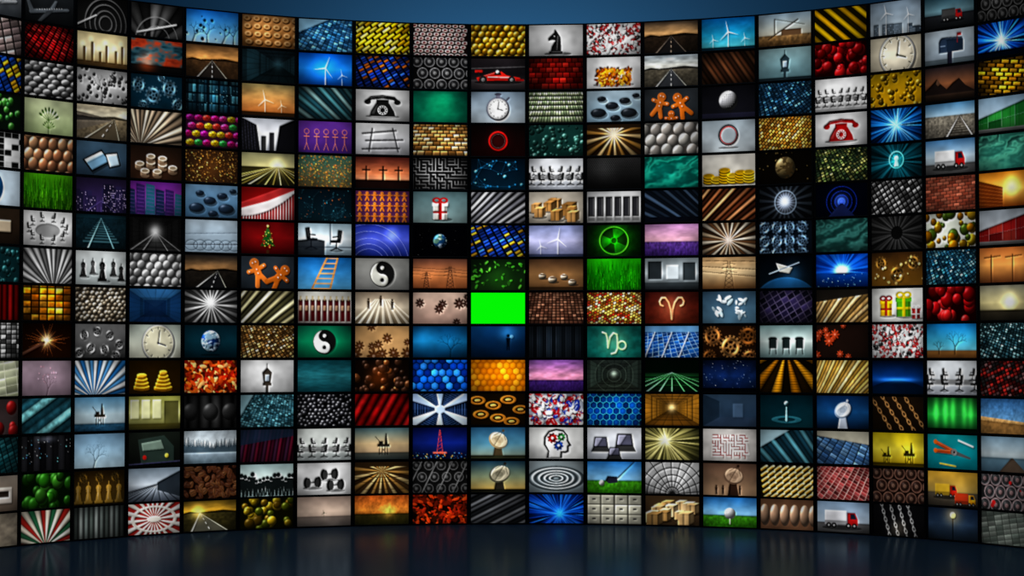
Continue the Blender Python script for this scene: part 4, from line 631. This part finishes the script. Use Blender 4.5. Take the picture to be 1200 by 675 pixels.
row(13,
 ("brown and white train hall", lambda: (bg('a89c90', '6a5c50'), B(2, 3, 14, 7, 'd0c8c0'), B(3, 4, 13, 5.4, '2c2420'))),
 ("dark green glossy apples", lambda: blob(['2c7a18', '184c0c', '48982c'], '041004', 30, 1.6)),
 ("ornate brown machinery", lambda: (bg('2c1c08', '5a4418'), [chess(x, 8.6, 1.6, 'a88438') for x in (1.5, 4.6, 7.8, 11, 14.2)], [gear(x, 2, 1.3, '8a6828', 10, '2c1c08') for x in (3, 8, 13)], vig(.4))),
 ("blue grey train yard", lambda: (bg('8a9aa8', 'c8d0d8', '444c58'), fan_low2(), G([(9, 4), (16, 1), (16, 8), (9, 6)], '2c343c'))),
 ("roasted coffee beans", lambda: (bg('140a06'), [(E(x, y, .95, .6, c, 1, a), E(x-.1, y-.15, .6, .25, mixc(c, 'fff', .15), .6, a), L(x-.7*math.cos(a), y-.7*math.sin(a), x+.7*math.cos(a), y+.7*math.sin(a), .1, '1a0c06')) for x, y, a, c in [(16*R.rand(), 9*R.rand(), 6*R.rand(), ['5a3420', '6a4428', '4a2818'][k % 3]) for k in range(110)]])),
 ("black crowd of figures", lambda: (bg('b8d0d0', 'd8e4e0', '8aa0a0'), [person(x, 8.6+R.rand(), 1.5+.5*R.rand(), '121818') for x in np.arange(.5, 16, 1.1)])),
 ("black dumbbells on white", lambda: (bg('e8e8e8', 'b8b8b8'), [[E(x, y+1.5, 2.8, .4, '000', .35), L(x-1.6, y, x+1.6, y-.2, .5, '777'), E(x-1.8, y, .8, 1.5, '151515'), E(x-1.2, y, .7, 1.3, '333'), E(x+1.8, y-.2, .8, 1.5, '151515'), E(x+1.2, y-.2, .7, 1.3, '333')] for x, y in ((4.6, 5.6), (9.6, 3.4), (11.4, 6.4))])),
 ("golden escalator hall", lambda: (fan(['c89850', '3a2410', 'e8cc90', '5a3c1c'], 40, 8, 2.6, .4, dark=.4), B(0, 0, 16, 1.4, '2a1c0e'), [L(0, y, 16, y, .14, '2a1a0c', .7) for y in (3.4, 4.4, 5.8, 7.8)])),
 ("grey speaker grilles", lambda: (speakers('2c2c2c', '101010', 1.4, '888'), stripesmul())),
 ("radar dish at twilight", lambda: (bg('1c3c50', '8a9478', 'd8b060'), dish(8.4, 3.8, 3, 'c8c0a8', -.3, '5a5848', '2c2820'), low(8, '1c1c14'))),
 ("grey water ripples", lambda: (bg('8a9498', '6a7478'), [RG(8, 5, r, .35, '2c3438', r*.42, .8) for r in (1.2, 2.6, 4.2, 6, 8)], [RG(8, 4.9, r, .2, 'd8e0e4', r*.42, .8) for r in (1.9, 3.4, 5, 7)])),
 ("golf club on green grass", lambda: golf(0)),
 ("black steel roof lattice", lambda: (bg('d0d0d0', '8a8a8a'), [L(8, 9, 8+14*math.cos(a), 9+14*math.sin(a), .2, '181818') for a in np.arange(-3.1, 0, .3)], [RG(8, 9, r, .25, '202020') for r in (2, 3.6, 5.4, 7.4, 9.4)])),
 ("people before giant dish", lambda: (bg('5a4438', 'a88c70'), dish(9, 3.6, 2.8, 'b8a088', .2, '6a5444', '2c1c14'), [person(x, 8.8, .8, '1c100c') for x in (4, 6, 8, 11)])),
 ("rows of brass bullets", lambda: (bg('120a04'), [[L(x, y, x+1.5, y-1, .75, 'c8983c'), L(x-.1, y-.2, x+1.3, y-1.15, .15, 'fff0c0', .6), E(x+1.7, y-1.1, .35, c='e8cc88')] for y in np.arange(1.6, 11, 1.5) for x in np.arange((y % 1.3), 16, 2.1)])),
 ("pinkish red brick facade", lambda: (cells(['8a3434', 'a85050', '6a2424'], 'd0b0a8', -30, 1.9, 1.1, .1, .0, p=.3, vary=.2))),
 ("brown vinyl rings", lambda: speakers('4a3028', '140c0a', 1.7, 'a88470')),
 ("yellow and red lorries", lambda: (bg('e8b848', '8a8060'), low(5.4, '6a6050', '3a342c'), truck(6, 6.6, 1.4, 'c82818', 'e8c040'), truck(12, 8.6, 1.3, 'e0a020', 'c04020'))),
 ("grey speakers with red rims", lambda: (speakers('5a5a5c', '1c1c1c', 1.8, 'c8a0a0'), scat(['b02020'], 5, .5, kind=2))))
row(14,
 ("grey beige plaster", lambda: tex(['6a6258', '9a9080'], 5, 4)),
 ("red and green umbrella segments", lambda: fan(['a82820', 'd8d0c0', '2c6c48', 'd8d0c0'], 36, 8, 10, .35)),
 ("grey green columns", lambda: (stripes(['7a8480', '4a524e', '98a09c'], 0, 1.6, .7), vig(.4))),
 ("red and white radial wheel", lambda: (fan(['b02820', 'e0dcd4'], 40, 8, 4.6, .15), E(8, 4.6, 2.2, .9, 'd8d4cc'), RG(8, 4.6, 6.5, .6, 'd8d4cc', 3.6))),
 ("golden sunlit highway", lambda: (road('5a4818', 'e0b040', '3a3418', '5a584c', 3.6, 5, 6), glow(4.6, 3.4, 2, 'ffe080', .8))),
 ("yellow peppers on dark", lambda: (blob(['a88c18', 'c8a828', '5a6410', '7a5c10'], '0c0c02', 30, 1.3))),
 ("pinkish beige sea sky", lambda: (bg('a89488', 'c8b4a4', '98877c'), low(6, '7c7068', '5a5450'), turb(8, 5, .8, '665'))),
 ("orange meadow sunset", lambda: (bg('c86428', 'e89440', '8a4418'), low(5.6, '3c3414', '1c1c0a'), glow(10, 5, 2, 'ffc060', .6), mott(.25, 20, 10))),
 ("dark red autumn foliage", lambda: leaves(['a82810', 'd84818', '6a1808', '2c1008'], '0c0402', 220, .8)),
 ("dark steel tubes", lambda: (stripes(['4a4c50', '141618', '6a6c70'], 62, 1.3, .8))),
 ("electric blue shards", lambda: (star(['020a24', '0a38a0', '2a80e8', '062060'], 9, 6, 70, '3a90ff'))),
 ("cream filing cabinets", lambda: drawers('b0aea0', '4a4840', 4, 3)),
 ("beige wooden blocks", lambda: (boxes(['c8a878', 'b08c58', 'd8bc90'], '4a3824', 14, 1.8))),
 ("golf ball on tee", lambda: golf(1)),
 ("row of pale brown eggs", lambda: (bg('6a4c38'), [S(x, 4.8, 1.5, 'c8a488', 3.2, .3) for x in (1.4, 4.4, 7.4, 10.4, 13.4, 16)])),
 ("white and red lorry", lambda: (bg('90a8c0', 'c8d0d8'), low(6.2, '6a6a6c', '444'), truck(7.6, 7.4, 2, 'b81c1c', 'e0e0e4'))),
 ("hanging chain with light", lambda: (links('8a8a8a', '0c0c0e', 1.3, 4, 1.), glow(8, 7, 2.4, 'c8b8a0', .3))),
 ("blue night street lamp", lambda: (bg('14243c', '2c4058', '101820'), L(8, 9, 8, 2, .3, '080c10'), E(8, 2, .9, c='e8c880'), glow(8, 2, 2.6, 'e8b860', .5))),
 ("grey green pavement", lambda: (cells(['6a706a', '58605a'], '3a403a', 10, 2.4, 1.4, .08, vary=.15))))

def blur(a, n):
    for ax in (0, 1):
        p = np.pad(a, [(n, n) if k == ax else (0, 0) for k in range(a.ndim)], 'edge'); s = np.cumsum(p, axis=ax); s = np.insert(s, 0, 0, axis=ax); w = 2*n+1
        a = (s[w:]-s[:-w])/w if ax == 0 else (s[:, w:]-s[:, :-w])/w
    return a
def shift(a, k): p = np.pad(a, k, 'edge'); return p[0:a.shape[0], 0:a.shape[1]]
def paint(r, c):
    global R
    R = np.random.RandomState(r*100+c+7); A[:] = 0
    C[(r, c)][1]()
    if (r, c) != (8, 9):
        l = A.mean(-1); b2 = blur(blur(l, 3), 3); e = b2-shift(b2, 3); big = blur(blur(l, 14), 14)
        # soft relief, local contrast and uneven exposure, as in a photographed subject
        A[:] = np.clip(A*(1+1.6*e)[..., None]+.35*e[..., None], 0, 1)
        A[:] = np.clip(A+.25*(l-big)[..., None]*A*1.5, 0, 1)
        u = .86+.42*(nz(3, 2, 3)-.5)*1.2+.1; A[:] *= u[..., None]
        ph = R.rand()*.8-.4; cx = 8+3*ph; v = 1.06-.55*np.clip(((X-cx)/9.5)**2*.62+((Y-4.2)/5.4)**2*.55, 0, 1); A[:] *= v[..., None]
        g = A.mean(-1, keepdims=True); A[:] = np.clip(g+(A-g)*1.15, 0, 1); A[:] = A**1.14
        q = ((c-9.24)/9.24)**2; w = ((r-7)/7.5)**2; A[:] *= (1-.16*q-.10*w)  # light falloff painted into the colours: screens dim towards the wall's edges
    s = A.reshape(GH+1, SS, GW+1, SS, 3).mean((1, 3))
    return np.where(s <= .04045, s/12.92, ((s+.055)/1.055)**2.4)

# ------------------------------------------------------------------ scene
scn = bpy.context.scene
scn.view_settings.view_transform = 'Standard'
try: scn.view_settings.look = 'None'
except Exception: pass
coll = scn.collection
Rw, a_step, c0 = 9.268, .1079, 9.24
D = 33.92; FPX = 2306.; HZ = 413.; camh = (614.-HZ)/68
PW, PH = 1.0, 39.4/68

def mat(name, col, rough=.5, spec=.5, metal=0):
    m = bpy.data.materials.new(name); m.use_nodes = True; b = m.node_tree.nodes['Principled BSDF']
    b.inputs['Base Color'].default_value = (*col, 1); b.inputs['Roughness'].default_value = rough; b.inputs['Metallic'].default_value = metal; b.inputs['Specular IOR Level'].default_value = spec
    return m, b
bez, bb = mat('bezel_black_plastic', (.0025, .003, .004), .45, .12)
scr = bpy.data.materials.new('lit_display'); scr.use_nodes = True; nt = scr.node_tree; nt.nodes.clear()
at = nt.nodes.new('ShaderNodeVertexColor'); at.layer_name = 'Picture'; em = nt.nodes.new('ShaderNodeEmission'); em.inputs['Strength'].default_value = 1.0
out = nt.nodes.new('ShaderNodeOutputMaterial'); nt.links.new(at.outputs['Color'], em.inputs['Color']); nt.links.new(em.outputs[0], out.inputs[0])
scr.cycles.emission_sampling = 'NONE'

def obj(name, me, parent=None, loc=(0, 0, 0), rz=0.):
    ob = bpy.data.objects.new(name, me); coll.objects.link(ob); ob.location = loc; ob.rotation_euler = (0, 0, rz)
    if parent: ob.parent = parent
    return ob

def housing(w, h, iw, ih, zo=0):
    def rect(hw, hh, y, dz=0): return [(-hw, y, -hh+dz), (hw, y, -hh+dz), (hw, y, hh+dz), (-hw, y, hh+dz)]
    V = []; loops = [rect(iw/2, ih/2, .014, zo), rect(iw/2, ih/2, 0, zo), rect(w/2-.004, h/2-.004, -.004), rect(w/2, h/2, .002), rect(w/2, h/2, .045), rect(w/2*.86, h/2*.8, .078)]
    for l in loops: V += l
    F = [(0, 1, 2, 3)]
    for k in range(len(loops)-1):
        for i in range(4): j = (i+1) % 4; F.append((k*4+i, (k+1)*4+i, (k+1)*4+j, k*4+j))
    b = (len(loops)-1)*4; F.append((b+3, b+2, b+1, b))
    me = bpy.data.meshes.new('television_housing'); me.from_pydata(V, [], F); me.materials.append(bez); me.update(); return me
def gridmesh(w, h, zo=0):
    nx, nz_ = GW+1, GH+1; xs = np.linspace(-w/2, w/2, nx); zs = np.linspace(h/2, -h/2, nz_)+zo
    V = [(x, .010, z) for z in zs for x in xs]
    F = [(j*nx+i, (j+1)*nx+i, (j+1)*nx+i+1, j*nx+i+1) for j in range(GH) for i in range(GW)]
    me = bpy.data.meshes.new('screen_panel'); me.from_pydata(V, [], F); me.materials.append(scr); me.update()
    me.color_attributes.new('Picture', 'FLOAT_COLOR', 'POINT'); return me
SW, SH = 63.2/68, 36.2/68
lastH = 36.1/68; lastS = 33.4/68
hm = housing(PW-.002, PH-.002, SW, SH); hm2 = housing(PW-.002, lastH-.002, SW, lastS, .004)
gm = gridmesh(SW-.001, SH-.001); gm2 = gridmesh(SW-.001, lastS-.001, .004)
for r in range(15):
    yc = 46+39.4*r; z = camh+(HZ-yc)/68
    if r == 14: z = lastH/2+.002
    for c in range(19):
        th = (c-c0)*a_step
        tv = obj('television', hm if r < 14 else hm2, None, (Rw*math.sin(th), Rw*math.cos(th), z), -th)
        tv['label'] = 'black-framed television showing '+C[(r, c)][0]; tv['category'] = 'television'; tv['group'] = 'televisions of the curved video wall'
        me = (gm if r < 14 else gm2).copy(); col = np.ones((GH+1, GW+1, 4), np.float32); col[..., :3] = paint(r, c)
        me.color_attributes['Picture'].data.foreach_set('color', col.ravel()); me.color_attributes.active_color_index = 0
        obj('screen', me, tv)

# curved mounting wall behind the televisions
TH0, TH1 = (-.56-c0)*a_step, (18.56-c0)*a_step; top = camh+(HZ-26)/68
V = []; F = []; N = 76
for i in range(N+1):
    t = TH0+(TH1-TH0)*i/N
    for rr in (Rw+.096, Rw+.32):
        for z in (0, top+.0): V.append((rr*math.sin(t), rr*math.cos(t), z))
for i in range(N):
    b = i*4; n = b+4; F += [(b, n, n+1, b+1), (b+2, b+3, n+3, n+2), (b+1, n+1, n+3, b+3), (b, b+2, n+2, n)]
F += [(0, 1, 3, 2), (N*4, N*4+2, N*4+3, N*4+1)]
me = bpy.data.meshes.new('wall_back'); me.from_pydata(V, [], F)
wm, wb = mat('black_wall_paint', (.004, .005, .007), .6, .2); me.materials.append(wm)
ob = obj('wall_back', me); ob['kind'] = 'structure'

# floor
me = bpy.data.meshes.new('floor'); me.from_pydata([(-32, -32, -.3), (32, -32, -.3), (32, 16, -.3), (-32, 16, -.3), (-32, -32, 0), (32, -32, 0), (32, 16, 0), (-32, 16, 0)], [], [(3, 2, 1, 0), (4, 5, 6, 7), (0, 1, 5, 4), (1, 2, 6, 5), (2, 3, 7, 6), (3, 0, 4, 7)])
fm = bpy.data.materials.new('polished_dark_floor'); fm.use_nodes = True; nt = fm.node_tree; nt.nodes.clear()
out = nt.nodes.new('ShaderNodeOutputMaterial'); mx = nt.nodes.new('ShaderNodeMixShader'); df = nt.nodes.new('ShaderNodeBsdfDiffuse'); gl = nt.nodes.new('ShaderNodeBsdfGlossy')
tc = nt.nodes.new('ShaderNodeTexCoord'); no = nt.nodes.new('ShaderNodeTexNoise'); no.inputs['Scale'].default_value = .8; mr = nt.nodes.new('ShaderNodeMapRange')
mr.inputs['To Min'].default_value = .13; mr.inputs['To Max'].default_value = .2
nt.links.new(tc.outputs['Object'], no.inputs['Vector']); nt.links.new(no.outputs['Fac'], mr.inputs['Value']); nt.links.new(mr.outputs[0], gl.inputs['Roughness'])
df.inputs['Color'].default_value = (.03, .055, .09, 1); gl.inputs['Color'].default_value = (.7, .88, 1, 1); mx.inputs[0].default_value = .1
nt.links.new(df.outputs[0], mx.inputs[1]); nt.links.new(gl.outputs[0], mx.inputs[2]); nt.links.new(mx.outputs[0], out.inputs[0])
me.materials.append(fm); ob = obj('floor', me); ob['kind'] = 'structure'

# blue studio wall behind the video wall
me = bpy.data.meshes.new('wall_rear'); me.from_pydata([(-32, 16, -.3), (32, 16, -.3), (32, 16, 20), (-32, 16, 20), (-32, 16.3, -.3), (32, 16.3, -.3), (32, 16.3, 20), (-32, 16.3, 20)], [], [(0, 1, 2, 3), (7, 6, 5, 4), (0, 4, 5, 1), (1, 5, 6, 2), (2, 6, 7, 3), (3, 7, 4, 0)])
bm_, b2 = mat('blue_studio_paint', (.06, .24, .48), .8, .1); n1 = bm_.node_tree.nodes.new('ShaderNodeTexNoise'); n1.inputs['Scale'].default_value = .3
mc = bm_.node_tree.nodes.new('ShaderNodeMix'); mc.data_type = 'RGBA'; mc.inputs[6].default_value = (.05, .21, .43, 1); mc.inputs[7].default_value = (.06, .235, .47, 1)
bm_.node_tree.links.new(n1.outputs['Fac'], mc.inputs[0]); bm_.node_tree.links.new(mc.outputs[2], b2.inputs['Base Color']); me.materials.append(bm_)
ob = obj('wall_rear', me); ob['kind'] = 'structure'

# lights
def area(name, loc, rot, sx, sy, e, col):
    l = bpy.data.lights.new(name, 'AREA'); l.shape = 'RECTANGLE'; l.size = sx; l.size_y = sy; l.energy = e; l.color = col; o_ = bpy.data.objects.new(name, l); coll.objects.link(o_); o_.location = loc; o_.rotation_euler = rot; return o_
area('backdrop_uplight', (0, 12.2, 6.5), (math.radians(115), 0, 0), 6, .6, 165, (.75, .9, 1))
area('floor_fill', (0, -2, 14), (0, 0, 0), 14, 8, 330, (.6, .8, 1))  # added fill lamp, unseen overhead, lifts the floor to a navy tone
w = bpy.data.worlds.new('studio_dark'); scn.world = w; w.use_nodes = True; w.node_tree.nodes['Background'].inputs[0].default_value = (.01, .02, .035, 1); w.node_tree.nodes['Background'].inputs[1].default_value = .4

cam = bpy.data.cameras.new('camera'); co = bpy.data.objects.new('camera', cam); coll.objects.link(co); scn.camera = co
cam.sensor_width = 36; cam.lens = FPX/1200*36; cam.clip_end = 200
co.location = (0, Rw-D, camh); co.rotation_euler = (math.pi/2+math.atan((HZ-337.5)/FPX), 0, 0)
